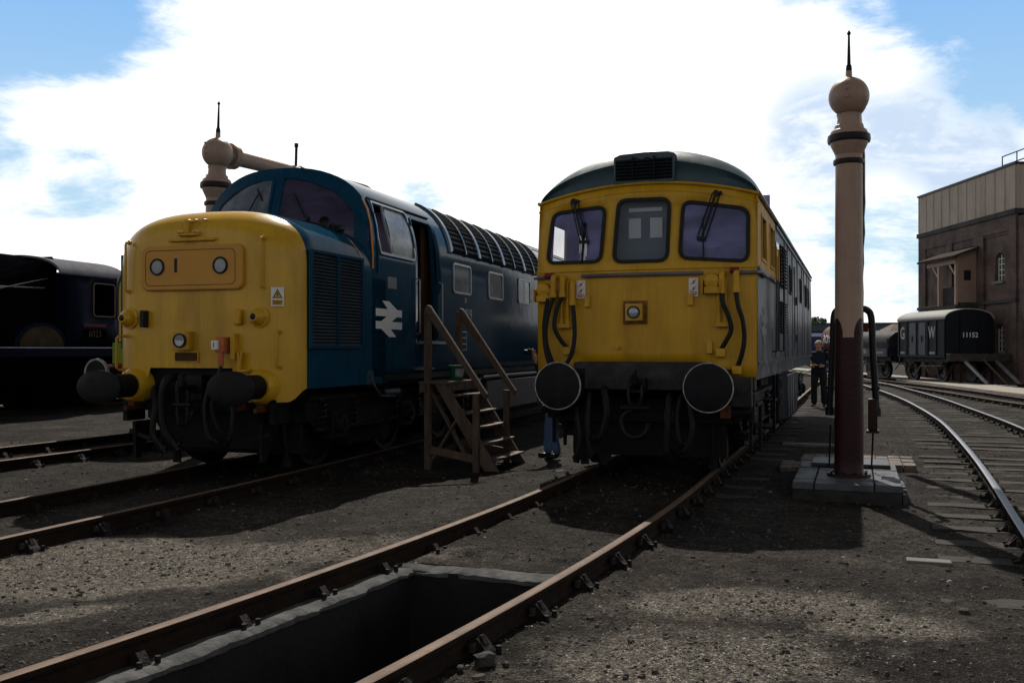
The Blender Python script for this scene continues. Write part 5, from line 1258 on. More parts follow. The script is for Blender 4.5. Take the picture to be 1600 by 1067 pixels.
for k in range(8):
    a0 = radians(-75+12*k); a1 = radians(-75+12*(k+1)); m.add([(.0965*cos(a0)*1.01,.0965*sin(a0)*1.01,.05),(.0965*cos(a1)*1.01,.0965*sin(a1)*1.01,.05),(.115*cos(a1)*1.02,.115*sin(a1)*1.02,.17),(.115*cos(a0)*1.02,.115*sin(a0)*1.02,.17)],[(0,1,2,3)])
m.build('paper_label',mat('printed_label',(.4,.4,.46),.5,var=.7,vscale=22),root)
MB().lathe([(.117,.213),(.129,.213),(.129,.224),(.117,.224),(.117,.213)],n=28).build('rim',WHT,root); MB().tube([(.125*cos(radians(a)),.02*sin(radians(a)),.205-.07*sin(radians(a))) for a in range(0,181,15)],.004,6).build('handle',STEEL,root)

# ------------------------------------------------------------------ people
def person(name, label, loc, rz, J, mats, rule, scale=1):
    # J: dict name -> (pos, (rx,ry), parent)
    names = list(J); me = bpy.data.meshes.new('person_rig'); idx = {k:i for i,k in enumerate(names)}
    me.from_pydata([J[k][0] for k in names],[(idx[k],idx[J[k][2]]) for k in names if J[k][2]],[])
    o = bpy.data.objects.new('rig',me); COL.objects.link(o)
    sk = o.modifiers.new('Skin','SKIN'); sk.use_smooth_shade = True
    if not me.skin_vertices: 
        bm = bmesh.new(); bm.from_mesh(me); bm.verts.layers.skin.verify(); bm.to_mesh(me); bm.free()
    for k in names:
        d = me.skin_vertices[0].data[idx[k]]; d.radius = J[k][1]; d.use_root = (k == 'pelvis')
    sb = o.modifiers.new('Sub','SUBSURF'); sb.levels = 2; sb.render_levels = 2
    bpy.context.view_layer.update()
    dg = bpy.context.evaluated_depsgraph_get(); nm = bpy.data.meshes.new_from_object(o.evaluated_get(dg)); bpy.data.objects.remove(o)
    nm.materials.clear()
    for q in mats: nm.materials.append(q)
    for p_ in nm.polygons: p_.material_index = rule(p_.center); p_.use_smooth = True
    nm.name = name; p_ = bpy.data.objects.new(name, nm); COL.objects.link(p_); p_.location = loc; p_.rotation_euler = (0,0,rz); p_.scale = (scale,)*3
    tag(p_, label, 'person'); return p_
def skeleton(belly=.13, arms=None, stance=.1, jean=.062, step=0):
    J = {'pelvis':((0,0,.95),(.165,.125),None),'waist':((0,-.02*belly/.13,1.12),(.155,belly),'pelvis'),'chest':((0,0,1.33),(.175,.125),'waist'),'nb':((0,.005,1.46),(.085,.075),'chest'),
         'neck':((0,-.01,1.53),(.056,.058),'nb'),'jaw':((0,-.035,1.585),(.062,.07),'neck'),'head':((0,-.025,1.66),(.078,.095),'jaw'),'top':((0,-.01,1.73),(.06,.075),'head'),'nose':((0,-.128,1.63),(.014,.014),'head')}
    for s_,nm in ((1,'l'),(-1,'r')):
        el,wr,hd = arms[nm]
        J['sh'+nm] = ((s_*.185,0,1.42),(.07,.07),'chest'); J['el'+nm] = (el,(.052,.052),'sh'+nm); J['wr'+nm] = (wr,(.036,.032),'el'+nm)
        d = (Vector(hd)-Vector(wr)).normalized(); J['pm'+nm] = (tuple(Vector(wr)+d*.06),(.038,.022),'wr'+nm)
        sd2 = d.cross(Vector((0,0,1))).normalized()*(1 if s_ > 0 else -1)
        upv = Vector((0,0,1))
        for i,(off,ln) in enumerate(((.03,.075),(.01,.085),(-.01,.08),(-.03,.062))):
            b = Vector(wr)+d*.1+upv*off; J['f%d%s'%(i,nm)] = (tuple(b),(.0095,.0095),'pm'+nm); t = b+d*ln*.55+sd2*.012; J['g%d%s'%(i,nm)] = (tuple(t),(.009,.009),'f%d%s'%(i,nm)); t2 = t+d*ln*.25+sd2*.035; J['h%d%s'%(i,nm)] = (tuple(t2),(.008,.008),'g%d%s'%(i,nm))
        b = Vector(wr)+d*.045+upv*.035; J['t0'+nm] = (tuple(b),(.012,.012),'pm'+nm); J['t1'+nm] = (tuple(b+d*.04+upv*.03),(.01,.01),'t0'+nm)
        J['hp'+nm] = ((s_*.09,0,.87),(.105,.11),'pelvis'); J['kn'+nm] = ((s_*(stance*.97),-.015+s_*step*.5,.49),(.074,.078),'hp'+nm); J['an'+nm] = ((s_*stance,.02+s_*step,.13),(jean,jean+.008),'kn'+nm)
        J['he'+nm] = ((s_*stance,.035+s_*step,.05),(.042,.045),'an'+nm); J['to'+nm] = ((s_*(stance+.02),-.15+s_*step,.035),(.042,.032),'he'+nm)
    return J
SKIN = mat('skin',(.42,.24,.17),.5,var=.1); NAVY = mat('navy_jumper',(.012,.02,.045),.85,var=.3,vscale=8,bump=.3,bscale=60); TRS = mat('dark_trousers',(.014,.016,.024),.85,var=.3,vscale=7); JEAN = mat('blue_denim',(.12,.2,.38),.8,var=.35,vscale=9,bump=.4,bscale=45); SHOE = mat('black_leather_shoe',(.012,.012,.012),.25,var=.2); HAIR = mat('grey_hair',(.34,.33,.32),.7,var=.3,vscale=30,bump=.5); HAIRB = mat('brown_hair',(.06,.04,.03),.7,var=.3,vscale=30)
def rule_gen(wrists):
    def rule(c):
        if c.z < .085: return 3
        if c.z < .93: return 2
        for w_,e in wrists_dir:
            q = c-Vector(w_); t_ = max(0,min(.24,q.dot(e)))
            if q.dot(e) > -.005 and (q-e*t_).length < .075 and c.y < -.17: return 0
        return 0 if c.z > 1.505 else 1
    return rule
def head_bits(p_, hair_m, cap=.0):
    m = MB(); n = 20; rings = []
    for k in range(9):
        a = radians(-8+98*k/8); ring = []
        for j in range(n):
            t = 2*pi*j/n; fr = (1 if sin(t) > -.35 else .55); zb = 1.675+.105*sin(a); rr_ = cos(a)
            ring.append((.094*rr_*cos(t), -.012+.118*rr_*sin(t), zb if sin(t) > -.5 else max(zb,1.70)))
        rings.append(ring)
    m.loft(rings,True,(False,True)); 
    for s_ in (-1,1): m.lathe([(.0,1.60),(.02,1.61),(.024,1.66),(.0,1.69)],(s_*.07,.03,0),n=8)
    m.build('hair',hair_m,p_,smooth=60)
    for s_ in (-1,1):
        MB().lathe([(0,1.642),(.009,1.648),(.011,1.654),(.009,1.66),(0,1.664)],(s_*.031,-.107,0),n=10).build('eye',IRON,p_)
        MB().lathe([(0,1.60),(.012,1.61),(.017,1.645),(.014,1.67),(0,1.675)],(s_*.081,-.01,0),n=8,sy=1.6).build('ear',SKIN,p_)
    MB().lathe([(0,-.022),(.006,-.012),(.007,0),(.006,.012),(0,.022)],(0,-.099,1.588),'x',8).build('mouth',mat('lips',(.25,.1,.09),.5) if 'lips' not in MATS else MATS['lips'],p_)
arms = {'l':((.28,.03,1.16),(.14,-.22,1.09),(.04,-.3,1.09)),'r':((-.28,.03,1.16),(-.14,-.22,1.09),(-.04,-.3,1.09))}
wrists_dir = [(arms[k][1],(Vector(arms[k][2])-Vector(arms[k][1])).normalized()) for k in 'lr']
pm = person('person','grey haired person in navy jumper looking down at something held in both hands',(1.40,17.6,-.13),radians(-8),skeleton(.155,arms,.115,.072),[SKIN,NAVY,TRS,SHOE],rule_gen([w_ for w_,e in wrists_dir]),1.05)
pm.scale = (1.2,1.12,1.05); head_bits(pm,HAIR)
tag(MB().cbox((1.36,17.25,1.01),(.13,.05,.08)).cyl((1.36,17.22,1.01),(1.36,17.17,1.01),.03,n=14).build('camera',IRON,bevel=.006),'small black camera held at waist height by the grey haired person','camera')
arms = {'l':((.24,-.12,1.30),(.09,-.24,1.58),(.05,-.29,1.66)),'r':((-.24,-.12,1.30),(-.09,-.24,1.58),(-.05,-.29,1.66))}
wrists_dir = [(arms[k][1],(Vector(arms[k][2])-Vector(arms[k][1])).normalized()) for k in 'lr']
pj = person('person','person in blue jeans and black shoes standing half hidden behind the grey locomotive buffer',(-2.16,3.83,-.245),radians(-84),skeleton(.125,arms,.09,.078,.09),[SKIN,mat('dark_jacket',(.02,.02,.024),.85),JEAN,SHOE],rule_gen([w_ for w_,e in wrists_dir]),1.0)
head_bits(pj,HAIRB)
tag(MB().cbox((-2.49,3.80,1.44),(.06,.14,.09)).cyl((-2.52,3.8,1.44),(-2.6,3.8,1.44),.035,n=16).build('camera',IRON,bevel=.006),'camera raised to eye level by the person in jeans, mostly behind the yellow cab','camera')

# ------------------------------------------------------------------ wagons on the far siding
VB = mat('dark_grey_van_paint',(.009,.011,.017),.5,var=.3,vscale=2,bump=.15,bscale=9,streak=1,dirt=(.018,.019,.022),dscale=2,damt=.4,spec=.1,fine=.3); VS = mat('bluish_van_side',(.024,.036,.062),.4,var=.3,vscale=2,dirt=(.045,.052,.068),dscale=3,damt=.4,spec=.25,fine=.3)
VR = mat('pale_van_roof',(.36,.355,.34),.7,var=.25,vscale=2,dirt=(.2,.19,.17),dscale=2,damt=.6)
def underframe(t, L):
    m = MB()
    for sx in (-1,1): m.box(sx*.95-.05,sx*.95+.05,-.05,L+.05,.92,1.14)
    m.box(-1.1,1.1,-.1,.05,.9,1.16); m.box(-1.1,1.1,L-.05,L+.1,.9,1.16); m.build('underframe',BLK,t)
    for a in (.9,L-.9):
        for sx in (-1,1):
            w_ = wheel_mb(.47,24); w_.v = [((p_[0] if sx > 0 else -p_[0])+sx*.76,p_[1]+a,p_[2]+.47) for p_ in w_.v]
            if sx < 0: w_.f = [f[::-1] for f in w_.f]
            w_.build('wheel',BLKG,t)
            m = MB(); m.prism([(a-.35,.92),(a+.35,.92),(a+.12,.3),(a-.12,.3)],'x',sx*.97-.02,sx*.97+.02); m.box(sx*1.0-.08,sx*1.0+.08,a-.13,a+.13,.36,.6); m.tube([(sx*1.02,a-.5,.9),(sx*1.02,a-.25,.74),(sx*1.02,a,.7),(sx*1.02,a+.25,.74),(sx*1.02,a+.5,.9)],.04,6); m.build('axle_guard',BLK,t)
    m = MB()
    for sx in (-1,1): m.beam((sx*1.08,.4,.75),(sx*1.08,L*.55,.72),.03,.05); m.beam((sx*1.05,L/2-.6,.4),(sx*1.05,L/2,.9),.03,.05); m.beam((sx*1.05,L/2+.6,.4),(sx*1.05,L/2,.9),.03,.05)
    m.build('brake_gear',mat('greyish_brake_gear',(.07,.07,.075),.5) if 'greyish_brake_gear' not in MATS else MATS['greyish_brake_gear'],t)
    for a,sg in ((0,-1),(L,1)):
        for sx in (-1,1): MB().cyl((sx*.86,a+sg*.1,1.04),(sx*.86,a+sg*.45,1.04),.08,n=12).cyl((sx*.86,a+sg*.45,1.04),(sx*.86,a+sg*.5,1.04),.19,.17,n=18).build('buffer',BLK,t)
LOGO2 = mat('worn_white_lettering',(.42,.42,.43),.6,var=.4,vscale=14)
VX, VY, VRZ = 7.37, 39.02, radians(24.2)
van = thing('goods_van','dark grey goods van with pale curved roof and white letters, against the buffer stop','goods van',(VX,VY,-.05),VRZ)
L_ = 4.55
m = MB(); ro = [(-1.15,1.14),(1.15,1.14),(1.15,3.02)]+[(1.15-2.3*k/16, 3.02+.42*sqrt(max(0,1-(1-k/8)**2*.98))*1.0 if 0 < k < 16 else 3.02) for k in range(17)][1:]
m.prism(ro,'y',0,L_,0); body_v = m.build('body',[VB],van)
m = MB(); rings = []
for y in (-.06,L_+.06): rings.append([(1.22*sin(pi/2*(k-8)/8), y, 3.0+.46*sqrt(max(0,1-(sin(pi/2*(k-8)/8))**2))) for k in range(17)]+[(1.2*sin(pi/2*(8-k)/8), y, 2.96+.46*sqrt(max(0,1-(sin(pi/2*(8-k)/8))**2))) for k in range(17)])
m.loft(rings); m.build('roof',VR,van,smooth=60)
for sx in (-1,1):
    m = MB(); q = lambda y0,y1,z0,z1,o: m.box(min(sx*1.151,sx*(1.15+o)),max(sx*1.151,sx*(1.15+o)),y0,y1,z0,z1)
    for y in (.0,.75,1.55,3.62,L_-.12): q(y,y+.11,1.15,3.0,.05)
    q(0,L_,2.9,3.0,.045); q(0,L_,1.15,1.24,.045); m.build('side_rib',VB,van)
    m = MB(); q(.05,1.5,1.26,2.88,.012); q(3.75,4.42,1.26,2.88,.012); m.build('side_sheet',VB,van)
    for y0 in (1.72,2.66):
        m = MB(); q(y0,y0+.86,1.26,2.85,.03); dv = m.build('side_door',VS,van); m = MB(); q(y0+.0,y0+.07,1.26,2.85,.05); q(y0+.79,y0+.86,1.26,2.85,.05); q(y0+.4,y0+.46,1.9,2.2,.06); m.build('door_strap',VB,dv)
if 1:
    text_mb('W',.8,lambda a,b:(-1.168,1.22-a,2.32+b),LOGO2,'letter',van,sx=.75,bold=.02); text_mb('G',.85,lambda a,b:(-1.168,4.12-a,2.32+b),LOGO2,'letter',van,sx=.8,bold=.02)
    m = MB(); m.box(-1.166,-1.163,.95,1.45,1.3,1.42); m.box(-1.166,-1.163,3.9,4.35,1.3,1.42); m.build('stencil_panel',mat('faded_white_stencil',(.3,.3,.31),.6,var=.4,vscale=20),van)
    m = MB(); m.box(-.36,.44,-.02,-.002,1.2,3.28); m.build('end_door',VB,van)
    m = MB(); 
    for x in (-1.12,-.42,.48,1.06): m.box(x-.03,x+.05,-.05,-.002,1.15,3.0 if abs(x) > 1 else 3.25)
    m.build('end_rib',VB,van)
    text_mb('11152',.32,lambda a,b:(.05+a,-.024,2.2+b),WHT,'number',van,bold=.004)
underframe(van,L_)
bs = thing('buffer_stop','timber and rail buffer stop with leaning rail struts in front of the goods van','buffer stop',(VX,VY,-.05),VRZ)
TIM = mat('tarred_timber_beam',(.045,.038,.033),.8,var=.4,vscale=3,bump=.4)
MB().box(-1.45,1.75,-.95,-.62,.98,1.33).build('buffer_beam',TIM,bs,bevel=.02)
for x in (-.75,.75):
    MB().beam((x,-.6,1.2),(x+.15,-2.6,-.02),.07,.14).build('strut',MATS['strut_steel'] if 'strut_steel' in MATS else mat('strut_steel',(.2,.2,.22),.4,.5,var=.3),bs); MB().beam((x,-.62,-.1),(x,-.62,1.0),.1,.1,(0,1,0)).build('upright',RAILS,bs); MB().beam((x,-.5,1.15),(x,.9,.0),.07,.12).build('strut',RAILS,bs)
MB().beam((.1,-.7,1.25),(.45,-2.3,-.02),.05,.05).build('strut',WOOD,bs)
OWX, OWY, OWR = 5.0, 44.3, radians(29)
ow = thing('open_wagon','low open wagon sheeted with a dark tarpaulin, coupled behind the goods van','open wagon',(OWX,OWY,-.05),OWR)
m = MB()
for y0,y1,x0,x1 in ((0,.06,-1.15,1.15),(4.74,4.8,-1.15,1.15),(.06,4.74,-1.15,-1.09),(.06,4.74,1.09,1.15)): m.box(x0,x1,y0,y1,1.14,2.1)
m.box(-1.09,1.09,.06,4.74,1.14,1.2); bw = m.build('body',VS,ow)
m = MB()
for y in (.0,1.5,3.2,4.68): m.box(-1.2,-1.15,y,y+.12,1.14,2.1)
m.build('side_strap',VB,ow); m = MB(); m.box(-1.162,-1.152,2.2,3.0,1.3,1.55); m.box(-1.162,-1.152,.5,1.2,1.3,1.42); m.build('stencil_panel',MATS['faded_white_stencil'],ow)
m = MB(); rings = []
for k in range(13):
    y = -.06+4.92*k/12; h = 2.52+.04*sin(k*1.7); e = .03*sin(k*2.3); rings.append([(-1.2,y,1.62+e),(-1.19,y,2.1),(-.8,y,2.42+e),(0,y,h+.03),(.8,y,2.42-e),(1.19,y,2.1),(1.2,y,1.62-e)])
m.loft(rings,False,(True,True)); m.build('tarpaulin',mat('grey_tarpaulin',(.04,.038,.042),.7,var=.3,vscale=3,bump=.5,bscale=7,spec=.1),ow,smooth=70,merge=True)
underframe(ow,4.8)
tw = thing('tank_wagon','rust red cylindrical tank wagon with white lettering beyond the sheeted open wagon','tank wagon',(2.8,49.8,-.05),radians(20))
TR = mat('rust_red_tank_paint',(.075,.016,.012),.6,var=.3,vscale=2,dirt=(.06,.03,.02),dscale=2,damt=.6)
MB().lathe([(.0,-.06),(.5,-.04),(.85,.02),(.93,.1),(.93,4.9),(.85,4.98),(0,5.05)],(0,0,2.15),'y',40).build('barrel',TR,tw,smooth=40)
m = MB(); m.cyl((0,2.5,3.0),(0,2.5,3.3),.3,n=20); m.cyl((0,2.5,3.3),(0,2.5,3.36),.34,n=20); m.build('dome',TR,tw)
def TS(a,b): ang = pi-b/.94; return (.94*cos(ang),3.4-a,2.15+.94*sin(ang))
text_mb('ROYAL',.75,TS,WHT,'lettering',tw,sx=.9,bold=.015); text_mb('NS',.3,lambda a,b:(.42+a,-.065,2.62+b),WHT,'number',tw)
MB().beam((-1.0,.3,2.4),(-1.25,2.2,1.2),.05,.05).build('ladder',WHT,tw)
m = MB(); m.box(-.9,.9,.2,4.8,1.12,1.25)
for y in (.3,2.4,4.6): m.box(-.85,.85,y,y+.2,1.2,1.5)
m.build('cradle',BLK,tw); underframe(tw,5.0)
ctr = catmull([(9.4,34.6),(VX,VY),(OWX,OWY),(2.2,49.8),(-1.5,56),(-8,66)],8); D_ = dirs(ctr)
lf = [(p_.x-d.y*.72,p_.y+d.x*.72) for p_,d in zip(ctr,D_)]; rf = [(p_.x+d.y*.72,p_.y-d.x*.72) for p_,d in zip(ctr,D_)]
track('far siding with three goods wagons ending at the timber buffer stop', lf, rf, -.05, SHINE, ch=0)

# ------------------------------------------------------------------ water tower
def brick_mat(name, c1, c2, mort):
    m = bpy.data.materials.new(name); m.use_nodes = True; nt = m.node_tree; N = nt.nodes; L = nt.links; b = N['Principled BSDF']; b.inputs['Roughness'].default_value = .85
    tc = N.new('ShaderNodeTexCoord'); sp = N.new('ShaderNodeSeparateXYZ'); L.new(tc.outputs['Object'],sp.inputs[0]); ad = N.new('ShaderNodeMath'); ad.operation = 'ADD'; L.new(sp.outputs[0],ad.inputs[0]); L.new(sp.outputs[1],ad.inputs[1])
    cb = N.new('ShaderNodeCombineXYZ'); L.new(ad.outputs[0],cb.inputs[0]); L.new(sp.outputs[2],cb.inputs[1])
    br = N.new('ShaderNodeTexBrick'); br.inputs['Scale'].default_value = 1; br.inputs['Brick Width'].default_value = .23; br.inputs['Row Height'].default_value = .077; br.inputs['Mortar Size'].default_value = .008; br.inputs['Color1'].default_value = c1+(1,); br.inputs['Color2'].default_value = c2+(1,); br.inputs['Mortar'].default_value = mort+(1,)
    L.new(cb.outputs[0],br.inputs['Vector']); nz = N.new('ShaderNodeTexNoise'); nz.inputs['Scale'].default_value = 1.1; nz.inputs['Detail'].default_value = 8; L.new(tc.outputs['Object'],nz.inputs['Vector'])
    r = N.new('ShaderNodeValToRGB'); r.color_ramp.elements[0].position = .35; r.color_ramp.elements[0].color = (.45,.45,.45,1); r.color_ramp.elements[1].position = .7; r.color_ramp.elements[1].color = (1.25,1.2,1.15,1); L.new(nz.outputs['Fac'],r.inputs[0])
    mx = N.new('ShaderNodeMix'); mx.data_type = 'RGBA'; mx.blend_type = 'MULTIPLY'; mx.inputs['Factor'].default_value = 1; L.new(br.outputs['Color'],mx.inputs['A']); L.new(r.outputs[0],mx.inputs['B']); L.new(mx.outputs['Result'],b.inputs['Base Color'])
    return m
BRK = brick_mat('sooty_red_brick',(.15,.085,.07),(.085,.058,.053),(.13,.115,.105))
BRD = brick_mat('dark_blue_brick',(.045,.042,.05),(.035,.033,.04),(.06,.06,.06))
tower = thing('water_tower','tall brick coaling stage with a long cream water tank on top, behind the goods van','water tower',(5.68,47.88,0),atan2(-.933,.359))
TL_, TD_ = 10.0, 13.0
m = MB()
def fwall(mb):
    holes = []
    for z0,z1 in ((4.72,6.08),(1.36,2.68)):
        q = [(7.98,z0),(8.82,z0),(8.82,z1-.35)]+[(8.4+.42*cos(radians(a)),z1-.35+.35*sin(radians(a))) for a in range(15,166,15)]+[(7.98,z1-.35)]; holes.append(q)
    mb.panel([(0,-.4),(TL_,-.4),(TL_,7.75),(0,7.75)],holes,lambda x,z:(x,.12,z),2.0); return holes
H_ = fwall(m); m.box(0,TL_,.5,TD_,-.4,7.75); wl = m.build('brick_wall',BRK,tower,smooth=0)
for q in H_:
    m = MB(); m.add([(x,.12,z) for x,z in q]+[(x,.4,z) for x,z in q],[(k,(k+1)%len(q),len(q)+(k+1)%len(q),len(q)+k) for k in range(len(q))]); wn = m.build('window',BRK,wl)
    z0 = min(p_[1] for p_ in q); z1 = max(p_[1] for p_ in q)
    m = MB(); m.add([(x,.33,z) for x,z in q],[tuple(range(len(q)))]); m.build('pane',glass('tower_window_glass',(.06,.065,.07),.95,.12) if 'tower_window_glass' not in bpy.data.materials else bpy.data.materials['tower_window_glass'],wn)
    m = MB()
    for x in (8.0,8.26,8.54,8.78): m.box(x-.02,x+.02,.28,.32,z0,z1-.08)
    for k in range(5): m.box(8.02,8.76,.285,.315,z0+(z1-z0-.3)*k/4-.015+.02,z0+(z1-z0-.3)*k/4+.035)
    m.build('frame',WHT,wn); MB().box(7.9,8.9,-.02,.12,z0-.12,z0).build('sill',CONC,wn)
m = MB()
for x0,x1 in ((0,.85),(3.3,3.9),(6.3,7.1),(9.4,10.0)): m.box(x0,x1,0,.118,-.4,7.0)
m.box(0,TL_,0,.118,7.0,7.75)
for x0,x1,z in ((.85,3.3,6.7),(3.9,6.3,6.75),(7.1,9.4,7.0)):
    m.box(x0,x1,.06,.118,z-.12,7.0)
m.build('pilaster',BRK,tower,smooth=0)
MB().box(-.06,TL_+.06,-.06,TD_,3.66,3.82).build('string_course',BRD,tower,bevel=.01); MB().box(-.08,TL_+.08,-.08,TD_+.05,7.7,7.95).build('cornice',BRD,tower,bevel=.02); MB().box(9.98,10.5,.1,TD_-1,-.4,7.6).build('side_pier',BRK,tower)
TK = mat('cream_tank_plate',(.46,.385,.325),.6,var=.12,vscale=1,streak=1,dirt=(.24,.18,.14),dscale=1.2,damt=.6,fine=.15)
m = MB(); m.box(.02,TL_-.02,.02,TD_-.02,7.95,10.0); tk = m.build('water_tank',TK,tower)
m = MB()
for k in range(12): x = .03+9.9*k/11; m.box(x-.025,x+.025,-.004,.02,7.96,9.98)
for k in range(14): y = .1+12.7*k/13; m.box(TL_-.02,TL_+.03,y-.03,y+.03,7.96,9.98)
m.build('plate_flange',TK,tk); MB().box(-.05,TL_+.05,-.05,TD_,9.98,10.08).build('tank_rim',IRON,tk)
m = MB()
for z in (10.45,10.9): m.tube([(7.0,1,z),(9.6,1,z),(9.6,5,z)],.03,6)
for x in (7.0,8.3,9.6): m.cyl((x,1,10.0),(x,1,10.9),.03,n=6)
m.build('railing',IRON,tower); m = MB(); m.cbox((7.7,1.2,10.3),(.5,.4,.25)); m.cyl((7.2,.9,10.05),(7.2,.9,10.35),.12,n=10); m.build('valve_gear',mat('grey_valve',(.15,.15,.15),.6),tower)
m = MB(); m.prism([(-1.3,6.0),(.11,6.5),(.11,6.62),(-1.3,6.1)],'x',2.7,6.75); m.build('canopy_roof',mat('brown_canopy_boards',(.05,.038,.032),.9,var=.3,spec=.05),tower)
m = MB(); m.prism([(-.95,3.8),(-.003,3.8),(-.003,6.44),(-.95,6.1)],'x',6.35,6.43); m.box(3.2,6.35,-1.0,-.94,5.75,6.04); m.build('canopy_wall',mat('pinkish_cream_boards',(.27,.18,.14),.6,var=.12),tower)
MB().box(6.425,6.445,-.62,-.28,4.9,5.4).build('canopy_window',IRON,tower)
m = MB()
for x in (4.5,6.3): m.box(x-.07,x+.05,-1.0,-.88,3.7,5.72); m.beam((x,-.94,5.1),(x-.7,-.94,5.75),.06,.08)
m.build('canopy_post',CREAM,tower); MB().box(3.6,6.6,-1.1,-.003,3.5,3.655).box(3.7,6.3,-.8,-.6,3.0,3.5).build('stage_floor',TIM,tower); MB().box(4.6,6.3,-.1,-.003,3.84,5.9).box(4.6,6.25,-.8,-.72,3.66,4.6).build('stage_doors',mat('dark_brown_doors',(.02,.015,.013),.7,var=.4),tower)

# ------------------------------------------------------------------ dark steam locomotive and small diesel at the left
sl_ = thing('steam_locomotive','very dark blue steam locomotive with a grey cab roof, seen side on at far left','steam locomotive',(STX,STY,0),STYAW)
SB = mat('dark_blue_loco_paint',(.003,.005,.015),.6,var=.3,vscale=2,spec=.04); SK = mat('black_boiler_paint',(.003,.003,.004),.9,var=.3,vscale=2,spec=0); SR = mat('grey_cab_roof',(.14,.137,.155),.85,var=.25,vscale=3,spec=.03)
m = MB(); m.lathe([(.80,-9.5),(.82,-7.4),(.9,-1.6),(.9,.3)],(0,0,2.95),'y',36); m.build('boiler',SK,sl_,smooth=40)
m = MB(); m.loft([[(-.98,y,1.6),(.98,y,1.6),(.98,y,zt-.18),(.84,y,zt),(-.84,y,zt),(-.98,y,zt-.18)] for y,zt in ((-2.2,3.15),(-1.2,3.40),(.25,3.83))]); m.build('firebox',SK,sl_,bevel=.015)
m = MB(); m.lathe([(.33,3.6),(.31,3.85),(.2,3.98),(0,4.02)],(0,-4.2,0),n=24); m.lathe([(.25,3.7),(.22,3.85),(.12,3.92),(0,3.93)],(0,-1.9,0),n=20); m.build('dome',SK,sl_)
m = MB(); m.tube([(.95,-9,2.75),(1.0,-.2,3.0)],.02,6); m.tube([(1.0,-3.2,2.55),(1.02,-.1,3.25)],.015,6); m.build('boiler_handrail',STEEL,sl_)
m = MB(); m.panel([(.2,1.5),(2.15,1.5),(2.15,3.42),(.2,3.42)],[rrect(1.15,1.95,2.35,3.2,.08)],lambda y,z:(1.33,y,z),.4); m.panel([(.2,1.5),(2.15,1.5),(2.15,3.42),(.2,3.42)],[],lambda y,z:(-1.33,y,z),.4); m.box(-1.33,1.33,.2,.25,1.5,3.42); m.box(-1.3,1.3,2.1,2.13,1.5,3.42); m.build('cab',SB,sl_,solid=.02)
m = MB(); ringstrip(m, rrect(1.13,1.97,2.33,3.22,.1), rrect(1.16,1.94,2.36,3.19,.08), lambda y,z:(1.33,y,z), lambda y,z:(1.345,y,z)); m.build('window_beading',mat('brass_beading',(.14,.1,.05),.6,.3,var=.3),sl_)
m = MB(); rings = []
for y in (-.1,2.35): rings.append([(1.4*cos(radians(a)),y,3.38+.48*sin(radians(a))) for a in range(0,181,10)]+[(1.36*cos(radians(a)),y,3.35+.46*sin(radians(a))) for a in range(180,-1,-10)])
m.loft(rings); m.build('cab_roof',SR,sl_,smooth=60)
m = MB(); m.box(-1.36,1.36,-10,2.4,1.46,1.53); m.box(1.33,1.36,-10,2.4,1.3,1.46); m.build('running_plate',SB,sl_); MB().box(1.362,1.37,-3.2,2.0,1.51,1.535).build('plate_highlight',STEEL,sl_)  # bright strip added as a painted highlight along the running plate
m = MB(); pts = [(-.98,1.53)]+[(-.0+ -.0+.98*cos(radians(a)),1.53+.62*sin(radians(a))) for a in range(180,-1,-10)]
for y in (-.5,-2.9,-5.3): m.prism([(y-.1+.85*cos(radians(a)),1.53+.6*sin(radians(a))) for a in range(0,181,10)],'x',.75,1.3)
sp_ = m.build('splasher',SB,sl_)
m = MB(); m.prism([(-.6+.7*cos(radians(a)),1.56+.48*sin(radians(a))) for a in range(0,181,10)],'x',1.30,1.312); m.build('splasher_panel',mat('tan_splasher_panel',(.05,.032,.018),.7,var=.5,vscale=3,spec=.05),sp_)
for y in (-.6,-2.9,-5.3):
    for sx in (-1,1):
        w_ = wheel_mb(.98,36); w_.v = [((p_[0] if sx > 0 else -p_[0])+sx*.78,p_[1]+y,p_[2]+.98) for p_ in w_.v]
        if sx < 0: w_.f = [f[::-1] for f in w_.f]
        w_.build('wheel',SK,sl_)
m = MB(); m.beam((1.0,-5.3,.75),(1.0,-.6,.75),.06,.12); m.beam((1.08,-7.8,.95),(1.08,-2.9,.75),.06,.12); m.build('coupling_rod',mat('dull_steel_rod',(.12,.12,.13),.4,.6),sl_)
m = MB(); m.cyl((1.05,-8.6,.95),(1.05,-7.5,.95),.32,n=20); m.box(.6,1.3,-8.5,-7.6,.9,1.46); m.build('cylinder',SK,sl_)
m = MB(); m.cyl((1.15,-1.55,1.53),(1.15,-1.55,1.95),.16,.12,n=16); m.lathe([(.14,1.95),(.13,2.05),(0,2.1)],(1.15,-1.55,0),n=16); m.build('lubricator',SK,sl_)
m = MB(); m.box(-1.2,1.2,-10,6,.62,1.1); m.box(-1.1,1.1,-.7,2.3,.12,1.4); m.prism([(-2.6,1.46),(-1.2,1.46),(-1.0,.8),(-1.5,.5)],'x',1.2,1.3); m.build('frame',SK,sl_)
o = MB().box(1.345,1.36,.75,1.6,1.75,2.0).build('number_plate',SK,sl_); text_mb('6023',.24,lambda a,b:(1.364,1.17+a,1.875+b),mat('tarnished_brass',(.06,.048,.022),.7,.2),'number',o); MB().box(1.345,1.36,.75,1.6,2.06,2.14).build('nameplate',mat('dull_red_plate',(.08,.01,.01),.6),sl_)
td = thing('tender','dark blue locomotive tender behind the steam locomotive cab','tender',(STX-.1,STY+.0,0),STYAW)
